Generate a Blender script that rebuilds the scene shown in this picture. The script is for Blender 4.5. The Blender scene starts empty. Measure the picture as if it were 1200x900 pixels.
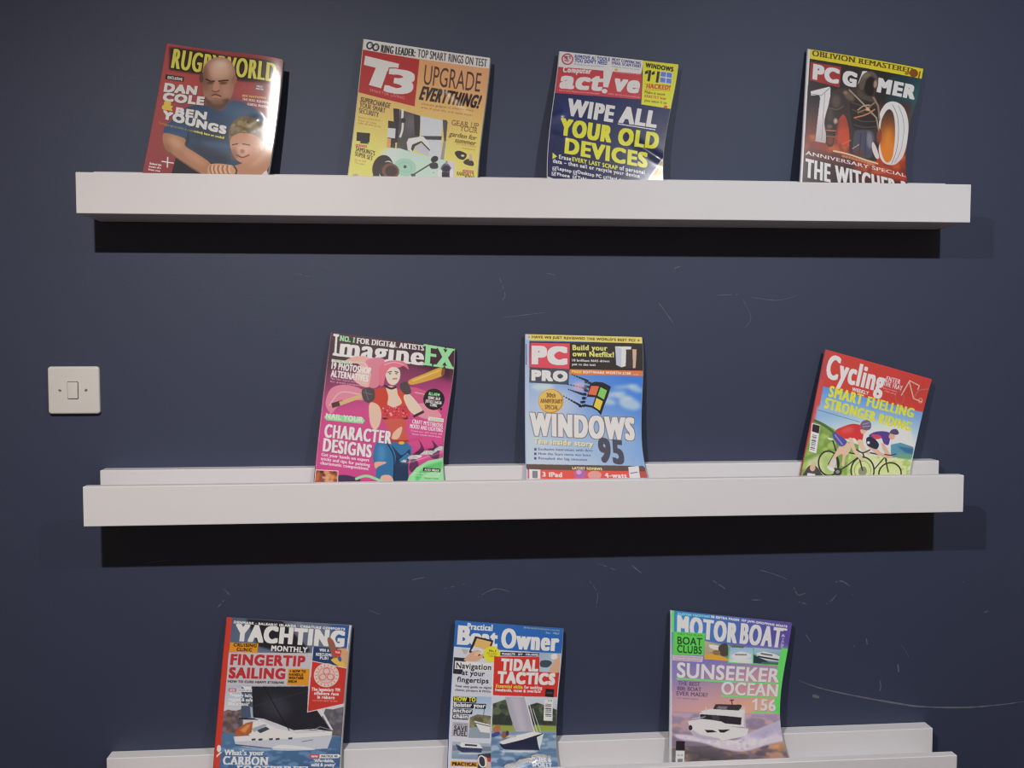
import bpy
import math
import random
import numpy as np
from mathutils import Matrix, Vector

C = bpy.context.scene.collection
scene = bpy.context.scene

# ------------------------------------------------------------------ camera
EYE = 1.5563                      # height of the lens
cam_d = bpy.data.cameras.new('camera')
cam = bpy.data.objects.new('camera', cam_d)
C.objects.link(cam)
cam_d.sensor_fit = 'HORIZONTAL'
cam_d.sensor_width = 36.0
cam_d.lens = 1131.3 / 1200 * 36.0
pitch, yaw = .0521, .0864
fw = Vector((math.sin(yaw) * math.cos(pitch), math.cos(yaw) * math.cos(pitch), -math.sin(pitch)))
ri = Vector((math.cos(yaw), -math.sin(yaw), 0))
up = ri.cross(fw)
cam.matrix_world = Matrix(((ri.x, up.x, -fw.x, 0), (ri.y, up.y, -fw.y, -1.7275), (ri.z, up.z, -fw.z, EYE), (0, 0, 0, 1)))
cam_d.clip_start = .05
scene.camera = cam

# ------------------------------------------------------------------ light
scene.view_settings.view_transform = 'Standard'
scene.view_settings.look = 'None'
scene.view_settings.exposure = 0.0
scene.view_settings.gamma = 1.0
scene.view_settings.use_curve_mapping = False

scene.cycles.filter_width = 1.15

world = bpy.data.worlds.new('room_light')
scene.world = world
world.use_nodes = True
bg = world.node_tree.nodes['Background']
bg.inputs[0].default_value = (1.0, .72, .48, 1)
bg.inputs[1].default_value = .13

CEIL = 2.43


def ceiling_spot(x, power, col, aim=(0, 0, -1)):
    """a small recessed downlight in front of the wall"""
    d = bpy.data.lights.new('ceiling_spot', 'AREA')
    d.shape = 'DISK'
    d.size = .05
    d.energy = power
    d.color = col
    o = bpy.data.objects.new('ceiling_spot', d)
    C.objects.link(o)
    o.location = (x, -1.49, 2.40)
    o.rotation_euler = Vector(aim).to_track_quat('-Z', 'Y').to_euler()
    return o


ceiling_spot(-.437, 35.5, (1.0, .945, .90))
ceiling_spot(.835, 19, (.93, .95, 1.0), (.55, .30, -.78))


# ------------------------------------------------------------------ printed artwork
# A cover is drawn as flat shapes and lettering in page units (page width = 1000,
# measured from the top left corner of the page), then stored as the print colour
# of a fine sheet of paper (one colour per mesh vertex).
GW = 340                        # mesh columns of a cover sheet
RW_ = GW * 2                    # drawing resolution
SC = RW_ / 1000.0


def hexc(h):
    return np.array([int(h[i:i + 2], 16) for i in (0, 2, 4)], np.float32) / 255.0


def fill_edges(x0, y0, x1, y1, W, H):
    """even-odd fill of a set of closed outlines given by their edges"""
    x0, y0, x1, y1 = [np.asarray(a, np.float64) for a in (x0, y0, x1, y1)]
    sw = y0 > y1
    x0, x1 = np.where(sw, x1, x0), np.where(sw, x0, x1)
    y0, y1 = np.where(sw, y1, y0), np.where(sw, y0, y1)
    r0 = np.clip(np.ceil(y0 - .5).astype(int), 0, H)
    r1 = np.clip(np.ceil(y1 - .5).astype(int), 0, H)
    n = np.maximum(r1 - r0, 0)
    tot = int(n.sum())
    acc = np.zeros((H, W + 1), np.int32)
    if tot:
        idx = np.repeat(np.arange(len(n)), n)
        row = np.arange(tot) - np.repeat(np.cumsum(n) - n, n) + r0[idx]
        dy = np.where(y1 == y0, 1, y1 - y0)
        x = x0[idx] + (row + .5 - y0[idx]) * (x1 - x0)[idx] / dy[idx]
        xi = np.clip(np.ceil(x - .5), 0, W).astype(int)
        np.add.at(acc, (row, xi), 1)
    return (np.cumsum(acc, 1)[:, :W] % 2).astype(bool)


def dilate(m, rx, ry):
    rx, ry = int(round(rx)), int(round(ry))
    for ax, r in ((1, rx), (0, ry)):
        if r <= 0:
            continue
        c = np.cumsum(np.pad(m.astype(np.int32), [(r + 1, r) if a == ax else (0, 0) for a in (0, 1)]), axis=ax)
        k = 2 * r + 1
        m = (c[:, k:] - c[:, :-k] if ax == 1 else c[k:] - c[:-k]) > 0
    return m


def blur(m, r):
    m = m.astype(np.float32)
    r = int(max(1, round(r)))
    for _ in range(2):
        for ax in (0, 1):
            c = np.cumsum(np.pad(m, [(r + 1, r) if a == ax else (0, 0) for a in (0, 1)], mode='edge'), axis=ax)
            k = 2 * r + 1
            m = (c[:, k:] - c[:, :-k] if ax == 1 else c[k:] - c[:-k]) / k
    return m


def smooth_pts(p, closed=True):
    p = np.asarray(p, float)
    n = len(p)
    out = []
    for i in range(n if closed else n - 1):
        a, b, c, d = (p[(i - 1) % n], p[i], p[(i + 1) % n], p[(i + 2) % n]) if closed else \
            (p[max(i - 1, 0)], p[i], p[i + 1], p[min(i + 2, n - 1)])
        for t in np.arange(0, 1, .167):
            out.append(.5 * (2 * b + (c - a) * t + (2 * a - 5 * b + 4 * c - d) * t * t + (3 * b - a - 3 * c + d) * t ** 3))
    if not closed:
        out.append(p[-1])
    return np.array(out)


_glyph = {}


def text_edges(s, spacing=1.0):
    """outline edges of a line of lettering (cap height about .7)"""
    if (s, spacing) not in _glyph:
        cu = bpy.data.curves.new('lettering', 'FONT')
        cu.body = s
        cu.space_character = spacing
        cu.resolution_u = 4
        o = bpy.data.objects.new('lettering', cu)
        m = o.to_mesh()
        v = np.empty(len(m.vertices) * 3)
        m.vertices.foreach_get('co', v)
        v = v.reshape(-1, 3)[:, :2]
        cnt = {}
        for p in m.polygons:
            for a, b in p.edge_keys:
                cnt[(a, b)] = cnt.get((a, b), 0) + 1
        e = np.array([k for k, c in cnt.items() if c == 1])
        o.to_mesh_clear()
        bpy.data.objects.remove(o)
        bpy.data.curves.remove(cu)
        _glyph[s, spacing] = (v[e[:, 0]], v[e[:, 1]])
    return _glyph[s, spacing]


class Canvas:
    def __init__(self, hu, base):
        self.W, self.H = RW_, int(math.ceil(hu * SC))
        self.a = np.tile(hexc(base), (self.H, self.W, 1))

    def put(self, mask, col, a=1.0, x=0, y=0):
        h, w = mask.shape
        X0, Y0, X1, Y1 = max(x, 0), max(y, 0), min(x + w, self.W), min(y + h, self.H)
        if X1 <= X0 or Y1 <= Y0:
            return
        m = mask[Y0 - y:Y1 - y, X0 - x:X1 - x].astype(np.float32)[..., None] * a
        reg = self.a[Y0:Y1, X0:X1]
        if isinstance(col, np.ndarray) and col.ndim == 3:
            col = col[Y0 - y:Y1 - y, X0 - x:X1 - x]
        reg[:] = reg * (1 - m) + col * m

    def mask(self, pts, bl=0):
        p = np.asarray(pts, float) * SC
        pad = int(bl * SC * 2.2) + 2
        lo = np.floor(p.min(0)).astype(int) - pad
        hi = np.ceil(p.max(0)).astype(int) + pad
        lo = np.maximum(lo, -pad - 2)
        hi = np.minimum(hi, [self.W + pad + 2, self.H + pad + 2])
        q = p - lo
        r = np.roll(q, -1, 0)
        w, h = np.maximum(hi - lo, 1)
        m = fill_edges(q[:, 0], q[:, 1], r[:, 0], r[:, 1], w, h)
        if bl:
            m = blur(m, bl * SC)
        return m, int(lo[0]), int(lo[1])

    def P(self, col, pts, a=1, sm=0, bl=0):
        pts = smooth_pts(pts) if sm else pts
        m, x, y = self.mask(pts, bl)
        self.put(m, hexc(col), a, x, y)

    def E(self, col, c, ax, ay, a=1, bl=0):
        t = np.linspace(0, 2 * math.pi, 40, endpoint=False)[:, None]
        self.P(col, np.array(c) + np.cos(t) * np.array(ax) + np.sin(t) * np.array(ay), a, 0, bl)

    def L(self, col, w, pts, a=1, sm=0, bl=0):
        pts = smooth_pts(pts, False) if sm else np.asarray(pts, float)
        for p, q in zip(pts[:-1], pts[1:]):
            d = q - p
            n = np.hypot(*d) or 1
            d = d / n * w * .5
            k = np.array([-d[1], d[0]])
            e = d * .5
            self.P(col, [p + k - e, q + k + e, q - k + e, p - k - e], a, 0, bl)

    def R(self, col, w, c, ax, ay, a=1):
        """ring: outer ellipse minus the one w units smaller"""
        t = np.linspace(0, 2 * math.pi, 48, endpoint=False)[:, None]
        ax, ay, c = np.array(ax), np.array(ay), np.array(c)
        p = c + np.cos(t) * ax + np.sin(t) * ay
        kx, ky = 1 - w / np.hypot(*ax), 1 - w / np.hypot(*ay)
        q = c + np.cos(t) * ax * kx + np.sin(t) * ay * ky
        self.P(col, np.concatenate([p, p[:1], q[::-1], q[-1:]]), a)

    def G(self, c0, c1, p0, p1, pts, a=1, sm=0, bl=0):
        pts = smooth_pts(pts) if sm else pts
        m, x, y = self.mask(pts, bl)
        h, w = m.shape
        p0, p1 = np.array(p0) * SC, np.array(p1) * SC
        d = p1 - p0
        xx = np.arange(w)[None, :] + x - p0[0]
        yy = np.arange(h)[:, None] + y - p0[1]
        t = np.clip((xx * d[0] + yy * d[1]) / (d @ d), 0, 1)[..., None].astype(np.float32)
        self.put(m, hexc(c0) * (1 - t) + hexc(c1) * t, a, x, y)

    def N(self, cols, n, size, seed, pts, a=.8, asp=1.0, bl=0):
        """mottled print (leaves, waves, flames): n small blobs inside an outline"""
        rnd = random.Random(seed)
        m, x, y = self.mask(pts)
        h, w = m.shape
        lay = np.zeros((h, w, 3), np.float32)
        al = np.zeros((h, w), np.float32)
        for _ in range(n):
            cx, cy = rnd.uniform(0, w), rnd.uniform(0, h)
            s = size * SC * rnd.uniform(.5, 1.3)
            rx, ry = s * asp * rnd.uniform(.7, 1.3), s * rnd.uniform(.6, 1.1)
            a0, b0 = max(int(cy - ry), 0), min(int(cy + ry) + 1, h)
            a1, b1 = max(int(cx - rx), 0), min(int(cx + rx) + 1, w)
            if b0 <= a0 or b1 <= a1:
                continue
            gy = (np.arange(a0, b0)[:, None] - cy) / ry
            gx = (np.arange(a1, b1)[None, :] - cx) / rx
            k = (gx * gx + gy * gy) < 1
            c = hexc(rnd.choice(cols))
            lay[a0:b0, a1:b1][k] = c
            al[a0:b0, a1:b1][k] = 1
        al *= m
        if bl:
            al2 = blur(al, bl * SC)
            lay = np.stack([blur(lay[..., i] * al, bl * SC) for i in range(3)], -1) / np.maximum(al2, 1e-3)[..., None]
            al = al2 * m
        self.put(al, lay, a, x, y)

    def T(self, s, x0, y0, x1, y1, h, col, b=0, by=None, it=0, sf=0, ol=None, sh=None, a=1):
        """lettering: baseline from (x0,y0) to (x1,y1), capital height h"""
        h *= SC
        w = max((x1 - x0) * SC, 2)
        slope = (y1 - y0) / (x1 - x0)
        n = max(len(s), 1)
        bx = min(b * h * .68, .105 * w / n)
        by = bx * .6 if by is None else min(by * h, bx)
        e0, e1 = text_edges(s)
        al = np.concatenate([e0, e1])
        w0 = al[:, 0].max() - al[:, 0].min()
        if bx and n > 1:
            # loosen the spacing so that thickened letters stay apart
            k = max((w - 2 * bx - (n - 1) * 1.55 * bx) / w0, 1e-3)
            e0, e1 = text_edges(s, round(1 + min(1.55 * bx / k / .6, .6), 2))
            al = np.concatenate([e0, e1])
        lo, hi = al.min(0), al.max(0)
        bx, by = int(round(bx)), int(round(by))
        pad = int(4 + (ol[0] * SC if ol else 0) + abs(it) * h + bx)
        kx = (w - 2 * bx - it * h * .6) / (hi[0] - lo[0])
        ky = (h - 2 * by) / .70
        up = int(h * 1.25) + pad
        dn = int(h * .45) + pad
        W, H = int(w + 2 * pad + 2), up + dn

        def tr(p):
            X = (p[:, 0] - lo[0]) * kx + bx + pad
            Y = up - by - p[:, 1] * ky
            return X + it * (up - Y), Y
        ax_, ay_ = tr(e0)
        bx_, by_ = tr(e1)
        m = fill_edges(ax_, ay_, bx_, by_, W, H)
        if sf:
            t = max(1, int(round(.09 * h)))
            r = max(1, sf * h)
            for y0_ in (up - by - t, up - int(h) + by):
                m[y0_:y0_ + t] = dilate(m[y0_:y0_ + t], r, 0)
        m = dilate(m, bx, by)
        px, py = int(round(x0 * SC)) - pad, int(round(y0 * SC)) - up

        def shear(m):
            hh, ww = m.shape
            off = np.round(slope * (np.arange(ww) - pad)).astype(int)
            ex = int(abs(off).max()) + 1
            M = np.zeros((hh + 2 * ex, ww), bool)
            rows = np.arange(hh)[:, None] + ex + off[None, :]
            M[rows, np.arange(ww)[None, :]] = m
            return M, ex
        M, ex = shear(m)
        if sh:
            self.put(M, hexc(sh[2]), 1, px + int(round(sh[0] * SC)), py - ex + int(round(sh[1] * SC)))
        if ol:
            self.put(dilate(M, ol[0] * SC, ol[0] * SC), hexc(ol[1]), 1, px, py - ex)
        self.put(M, hexc(col), a, px, py - ex)

    def tail(self, u0v, u1v):
        """below the last printed picture the page keeps its colour down to the trim"""
        cut = np.clip((u0v + (u1v - u0v) * np.arange(self.W) / self.W) * SC, 1, self.H - 1).astype(int)
        edge = self.a[cut - 1, np.arange(self.W)]
        k = 81
        p = np.cumsum(np.pad(edge, ((k // 2 + 1, k // 2), (0, 0)), mode='edge'), 0)
        soft = (p[k:] - p[:-k]) / k
        below = np.arange(self.H)[:, None] >= cut[None, :]
        self.a = np.where(below[..., None], soft[None], self.a)

    def grid(self):
        """print colours at the mesh vertices, linear light"""
        H = self.H // 2
        c = self.a[:H * 2].reshape(H, 2, GW, 2, 3).mean((1, 3))
        return c


# ------------------------------------------------------------------ the covers
def art_rugby(c):
    c.G('ab4b4a','742e36',(30,63),(936,888),[(-5,-5),(1005,-5),(1005,1434),(-5,1434)])
    c.E('b04c48',(272,271),(235,-29),(26,178),bl=69.0,a=.7)
    c.E('b65654',(727,324),(167,-21),(11,93),bl=55.2,a=.6)
    c.P('3a2024',[(25,31),(309,23),(583,44),(964,32),(973,244),(691,257),(309,236),(56,231)],bl=8.3)
    c.T('RUGBYWORLD',64,210,957,227,177.1,'e0cf58',by=.0,ol=(6.9,'1c1712'),sh=(-11.0,11.0,'1c1712'),b=.065)
    c.P('1e1c26',[(226,1155),(239,933),(304,839),(626,817),(806,1115),(677,1152)],sm=0)
    c.P('2b4766',[(138,733),(183,596),(282,527),(416,506),(532,547),(616,446),(743,463),(891,543),(975,662),(998,820),(977,981),(800,1069),(608,1048),(422,982),(297,915),(254,783)],sm=1)
    c.E('46658a',(639,521),(141,72),(-25,70),bl=41.4,a=.6)
    c.E('1d2c42',(482,766),(162,-13),(14,90),bl=41.4,a=.7)
    c.E('1a2536',(484,948),(203,48),(-4,59),bl=24.8,a=.8)
    c.E('3a5878',(536,854),(123,11),(1,27),bl=13.8,a=.6)
    c.P('1f2c44',[(254,783),(285,721),(324,838),(297,915)],bl=4.1)
    c.P('2a4c72',[(100,783),(114,705),(195,669),(278,722),(285,818),(204,805)],sm=1)
    c.P('a5765a',[(103,789),(189,796),(284,826),(292,885),(404,953),(525,1037),(540,1130),(445,1124),(297,1033),(161,945),(110,867)],sm=1)
    c.E('c79a7c',(213,861),(68,42),(-17,37),bl=24.8,a=.8)
    c.E('bd8c70',(382,984),(110,74),(-13,27),bl=19.3,a=.8)
    c.E('7e5642',(152,923),(20,-16),(35,49),bl=19.3,a=.6)
    c.L('6a4a3a',13.8,[(176,954),(311,1040),(445,1119)],a=.6)
    c.P('b08066',[(987,741),(1013,851),(997,1028),(942,1117),(728,1131),(703,1058),(790,1007),(898,907),(948,776)],sm=1)
    c.E('c99c82',(918,953),(71,-86),(26,29),bl=22.1,a=.7)
    c.P('9a7260',[(341,247),(343,156),(388,88),(456,60),(536,70),(592,129),(620,227),(616,337),(599,425),(559,491),(502,527),(438,511),(388,455),(358,367)],sm=1)
    c.E('d4ae9a',(477,171),(109,-15),(12,94),bl=41.4,a=.95)
    c.E('e4c8b8',(478,122),(56,-8),(4,34),bl=22.1,a=.8)
    c.E('6a4638',(361,260),(30,-4),(17,120),bl=22.1,a=.7)
    c.E('b88a74',(547,345),(48,-6),(10,76),bl=24.8,a=.8)
    c.E('9a6a56',(613,251),(20,1),(-2,40))
    c.E('5a3d34',(332,271),(19,-2),(5,36))
    c.P('5a4136',[(380,426),(423,459),(493,459),(572,428),(594,441),(561,501),(504,543),(440,526),(397,485)],sm=1,bl=6.9)
    c.E('8e6a58',(494,467),(55,-6),(3,24),bl=11.0,a=.8)
    c.L('38241e',12.4,[(370,271),(411,285),(444,281)],sm=1)
    c.L('38241e',12.4,[(480,279),(524,267),(560,263)],sm=1)
    c.E('5a382c',(411,300),(30,-4),(2,12),bl=6.9)
    c.E('5a382c',(521,290),(33,-4),(2,12),bl=6.9)
    c.P('b98872',[(452,279),(476,280),(495,351),(453,372),(439,350)],sm=1)
    c.L('6a4032',8.3,[(439,370),(470,376),(496,360)],sm=1)
    c.L('6a3430',11.0,[(438,413),(471,400),(517,414)],sm=1)
    c.L('c88e7c',8.3,[(447,427),(480,421),(509,427)],sm=1)
    c.P('6a5a40',[(642,815),(624,709),(653,621),(729,575),(842,595),(902,685),(896,796),(833,738),(736,730),(687,766)],sm=1)
    c.N(['8a7a58','a59468','5a4c36'],60,19.3,3,[(638,785),(633,677),(678,603),(785,577),(893,670),(892,765),(749,722)],a=.7,bl=4.1)
    c.P('bb8468',[(646,815),(672,759),(750,729),(848,745),(914,811),(911,906),(869,987),(792,1015),(719,980),(673,906)],sm=1)
    c.E('d8a890',(758,885),(54,-4),(7,46),bl=19.3,a=.8)
    c.E('7a4c3c',(698,935),(27,-2),(9,61),bl=16.6,a=.7)
    c.L('3a261e',11.0,[(671,847),(713,833)],sm=1)
    c.L('3a261e',11.0,[(751,831),(813,837)],sm=1)
    c.E('8a5a48',(761,900),(19,-1),(3,19),bl=6.9)
    c.L('6e2f2c',12.4,[(719,937),(770,959),(820,931)],sm=1)
    c.E('c8987e',(913,843),(16,-1),(6,41))
    c.P('cfc8cc',[(943,1125),(982,1068),(1003,1122)])
    c.P('c29274',[(512,1053),(565,1032),(646,1034),(716,1050),(747,1121),(675,1137),(528,1140)],sm=1)
    c.L('7a523e',6.9,[(527,1049),(528,1090),(549,1134)],sm=1)
    c.L('d9b296',9.7,[(544,1051),(546,1089),(560,1123)],sm=1,a=.8)
    c.L('7a523e',6.9,[(556,1047),(557,1088),(578,1133)],sm=1)
    c.L('d9b296',9.7,[(573,1050),(575,1088),(590,1122)],sm=1,a=.8)
    c.L('7a523e',6.9,[(591,1046),(592,1087),(613,1132)],sm=1)
    c.L('d9b296',9.7,[(608,1048),(609,1086),(624,1120)],sm=1,a=.8)
    c.L('7a523e',6.9,[(627,1044),(628,1085),(649,1130)],sm=1)
    c.L('d9b296',9.7,[(644,1046),(646,1084),(660,1119)],sm=1,a=.8)
    c.L('7a523e',6.9,[(663,1042),(664,1083),(685,1129)],sm=1)
    c.L('d9b296',9.7,[(680,1044),(682,1083),(696,1117)],sm=1,a=.8)
    c.L('4a3c34',13.8,[(716,1050),(742,1087),(741,1126)],sm=1)
    c.P('2a1e22',[(32,274),(186,276),(187,319),(35,318)])
    c.T('EXCLUSIVE',52,310,177,311,26.3,'e2dfe6',b=.1)
    c.T('DAN',38,428,312,424,82.3,'e2dfe6',by=.08,sh=(4.1,5.5,'2a2028'),b=.13)
    c.T('COLE',42,509,384,510,79.5,'e2dfe6',by=.08,sh=(4.1,5.5,'2a2028'),b=.13)
    c.T('BEN',165,621,425,639,74.0,'e2dfe6',by=.08,sh=(4.1,5.5,'2a2028'),b=.13)
    c.T('YOUNGS',65,662,603,757,77.2,'e2dfe6',by=.08,sh=(4.1,5.5,'2a2028'),b=.13)
    c.T('&',48,582,138,588,84.3,'e0b84a',b=.12)
    c.T('The strongest rugby duo nobody saw us needed',45,711,345,759,23.4,'d8a83a',b=.08)
    c.T('nobody knew we needed!',345,759,596,800,24.0,'d8cf4a',b=.1)
    c.L('e2dfe6',9.7,[(170,996),(184,1087)])
    c.L('e2dfe6',9.7,[(130,1036),(227,1047)])
    c.T('Behind the',37,1067,136,1078,18.7,'e2dfe6',b=.1)
    c.T('scenes of a',36,1093,135,1104,18.7,'e2dfe6',b=.1)
    c.T('front row',36,1119,135,1131,18.7,'e2dfe6',b=.1)
    c.P('7c5a62',[(788,262),(881,266),(877,305),(835,334),(787,308)])
    c.T('FREE',805,295,858,296,17.3,'e2dfe6',b=.1)
    c.T('POSTER',802,317,864,318,15.7,'e2dfe6',b=.1)
    c.T('SIX NATIONS',693,397,892,396,18.8,'d8b060',b=.1)
    c.T('THE FULL SQUADS',697,431,914,435,21.9,'e2dfe6',b=.08)
    c.T('GUIDE INSIDE',744,470,919,476,21.9,'e2dfe6',b=.08)
    c.tail(1147,1120)

def art_gadget(c):
    c.G('de9a66','e8cf6c',(603,193),(514,879),[(-5,-5),(1005,-5),(1005,1318),(-5,1318)])
    c.E('dfa078',(876,140),(208,-31),(25,237),bl=82.7,a=.6)
    c.E('e6c664',(925,824),(111,-8),(17,223),bl=55.1,a=.6)
    c.P('e4dfe2',[(-11,-15),(1013,-17),(1013,95),(-10,86)])
    c.R('22242a',12.4,(51,45),(26,8),(-10,30))
    c.E('8a8c94',(61,35),(7,3),(-7,15),a=.7)
    c.R('22242a',12.4,(99,51),(26,8),(-10,30))
    c.E('8a8c94',(109,42),(7,3),(-7,15),a=.7)
    c.T('RING LEADER:',140,84,411,79,61.0,'1c1a1e',by=.01,b=.07)
    c.T('TOP SMART RINGS ON TEST',428,79,978,82,66.9,'3c3036',by=0,b=.03)
    c.P('a92023',[(-8,83),(445,97),(448,476),(-12,413)])
    c.P('e2dfe6',[(23,128),(291,153),(284,227),(206,220),(172,363),(74,349),(114,209),(20,200)])
    c.T('3',191,388,427,390,197.0,'e2dfe6',by=.05,it=.12,ol=(6.9,'a92023'),b=.12)
    c.T('SMARTER LIVING',85,397,362,429,22.0,'d58a88',b=.04)
    c.T('UPGRADE',495,291,944,302,162.5,'4a2c26')
    c.T('EVERYTHING!',474,418,963,445,115.9,'241a1c',by=.04,it=.2,b=.09)
    c.T('Ultimate gadgets to enhance every',500,457,914,474,17.4,'7d5636',b=.03)
    c.T('area of your life, and make easier',500,485,915,513,17.4,'7d5636',b=.03)
    c.T('SUPERCHARGE',20,487,258,512,40.9,'4a3824',by=.02,it=.15,b=.07)
    c.T('YOUR SMART',20,528,226,553,39.4,'5a452c',by=.01,b=.03)
    c.T('SECURITY',21,570,179,591,39.3,'5a452c',by=.01,b=.03)
    c.T('Home protection',22,612,194,621,14.9,'8a7038',b=.03)
    c.T('how to stay',24,634,169,648,14.9,'8a7038',b=.03)
    c.T('safe all the time',27,655,202,670,14.9,'8a7038',b=.03)
    c.P('1c1a1e',[(24,720),(127,720),(130,794),(28,787)])
    c.P('2a2628',[(63,790),(118,792),(126,805),(58,804)])
    c.P('b85a5a',[(26,812),(115,817),(116,835),(26,829)])
    c.T('LAB TESTED',33,826,112,832,10.8,'e8d8b0',b=.08)
    c.T("SAMSUNG'S",31,863,184,892,35.3,'5a452c',by=.01,b=.04)
    c.T('SUPER SET',30,901,173,931,35.2,'5a452c',by=.01,b=.04)
    c.T('The new OLED',32,939,123,948,13.5,'8a7038')
    c.T('TVs rated',34,960,112,970,13.5,'8a7038')
    c.P('2a2226',[(284,508),(335,510),(357,776),(326,778)])
    c.P('2f262a',[(256,609),(317,613),(336,822),(275,820)])
    c.P('c9ccd2',[(260,666),(321,666),(326,744),(264,743)])
    c.P('d89a60',[(264,747),(295,749),(298,824),(267,821)])
    c.P('4b4549',[(339,513),(501,547),(512,716),(454,840),(346,833),(345,706)])
    c.E('6c666c',(442,614),(55,-5),(8,70),bl=27.6,a=.7)
    c.P('2a2528',[(450,539),(504,548),(515,713),(476,710)])
    c.L('dcd6de',17.9,[(358,511),(363,578)])
    c.L('dcd6de',16.5,[(372,613),(374,676),(364,730)],sm=1)
    c.E('2a2528',(373,597),(19,-2),(2,20))
    c.P('c3cad6',[(501,548),(684,568),(685,697),(523,710)])
    c.P('3a3a40',[(530,709),(691,699),(689,731),(537,737)])
    c.P('c0c7d2',[(540,737),(692,731),(699,900),(617,878)])
    c.P('4c464e',[(681,563),(712,563),(723,579),(728,749),(714,750)],sm=0)
    c.P('8f8c98',[(709,736),(728,737),(726,898),(698,894)])
    c.P('b8d1c6',[(261,835),(369,820),(497,851),(624,878),(816,908),(824,1052),(219,1075),(230,923)],sm=0)
    c.E('d4e2da',(305,863),(82,-5),(4,35),bl=27.6,a=.6)
    c.P('d6d7dc',[(420,771),(431,737),(544,711),(583,748),(612,815),(603,830),(536,763),(479,788),(471,839),(437,835)],sm=0)
    c.P('34343a',[(465,785),(528,752),(545,757),(491,795),(475,839),(460,820)])
    c.P('b8bac4',[(488,798),(546,765),(606,830),(602,868),(496,840)])
    c.L('2c2c32',9.7,[(536,757),(607,821)])
    c.E('9cc6b2',(431,970),(86,11),(-5,70))
    c.R('8ab5a0',4.1,(431,970),(55,7),(-3,42))
    c.E('3a5048',(429,966),(12,-1),(1,13))
    c.L('3c4644',11.0,[(494,1031),(649,917)])
    c.P('4a5450',[(480,1023),(513,1014),(518,1038),(486,1042)])
    c.E('2a2628',(653,892),(25,-17),(14,21))
    c.P('38343a',[(619,933),(673,921),(685,964),(633,970)],sm=1)
    c.E('8a9a94',(656,1003),(5,0),(0,6))
    c.E('c8d6d0',(331,910),(16,-1),(2,19))
    c.E('2b2123',(257,984),(79,13),(-11,101))
    c.E('c9d8d0',(289,1010),(51,11),(-13,84))
    c.E('30262a',(296,1003),(65,-3),(7,69))
    c.E('6d4a3c',(321,1006),(66,21),(-15,58))
    c.E('3c2826',(326,1006),(46,-2),(5,44))
    c.P('2a2326',[(190,1028),(212,1007),(235,1072),(189,1074)])
    c.P('c8c0cc',[(755,905),(815,908),(821,1052),(763,1054)])
    c.P('5c5476',[(712,954),(750,920),(793,965),(804,1052),(706,1056)],sm=1)
    c.E('e0dde4',(708,1013),(19,-1),(3,41))
    c.E('e0dde4',(796,1009),(14,-1),(3,44))
    c.E('2a2632',(751,967),(30,-2),(2,26))
    c.P('26242c',[(720,995),(776,998),(779,1042),(724,1041)])
    c.E('8a8290',(750,916),(8,0),(1,17))
    c.T('GEAR UP',755,600,971,613,44.2,'5a4226',sf=.08,b=.02)
    c.T('YOUR',827,641,966,655,44.3,'5a4226',sf=.08,b=.02)
    c.T('garden for',746,692,970,715,41.2,'5a4226',it=.2,b=.03)
    c.T('summer',796,741,968,761,41.3,'5a4226',it=.2,b=.03)
    c.T('The kit you need to',810,760,969,775,14.8,'8a7038')
    c.T('outdoors',863,792,965,803,14.8,'8a7038')
    c.P('2c2624',[(807,831),(840,811),(901,837),(886,883),(841,877)],sm=1)
    c.P('3a3230',[(882,904),(916,876),(960,899),(960,934),(906,926)],sm=1)
    c.E('d0c8b0',(872,851),(14,-1),(1,9))
    c.P('b8a898',[(926,832),(940,832),(953,889),(926,891)])
    c.P('b85a5a',[(882,969),(969,974),(969,994),(882,990)])
    c.T('LAB TESTED',888,987,965,990,11.9,'e8d8b0',b=.08)
    c.T("RANDALL'S",838,1018,974,1027,32.6,'7a602a',by=.01,b=.04)
    c.T('BAG',903,1051,978,1054,32.7,'7a602a',by=.01,b=.04)
    c.E('b89890',(55,1054),(24,-1),(1,13),bl=4.1)
    c.E('d8b8a0',(117,1063),(34,-1),(1,8),bl=4.1)
    c.tail(1073,1050)

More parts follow.
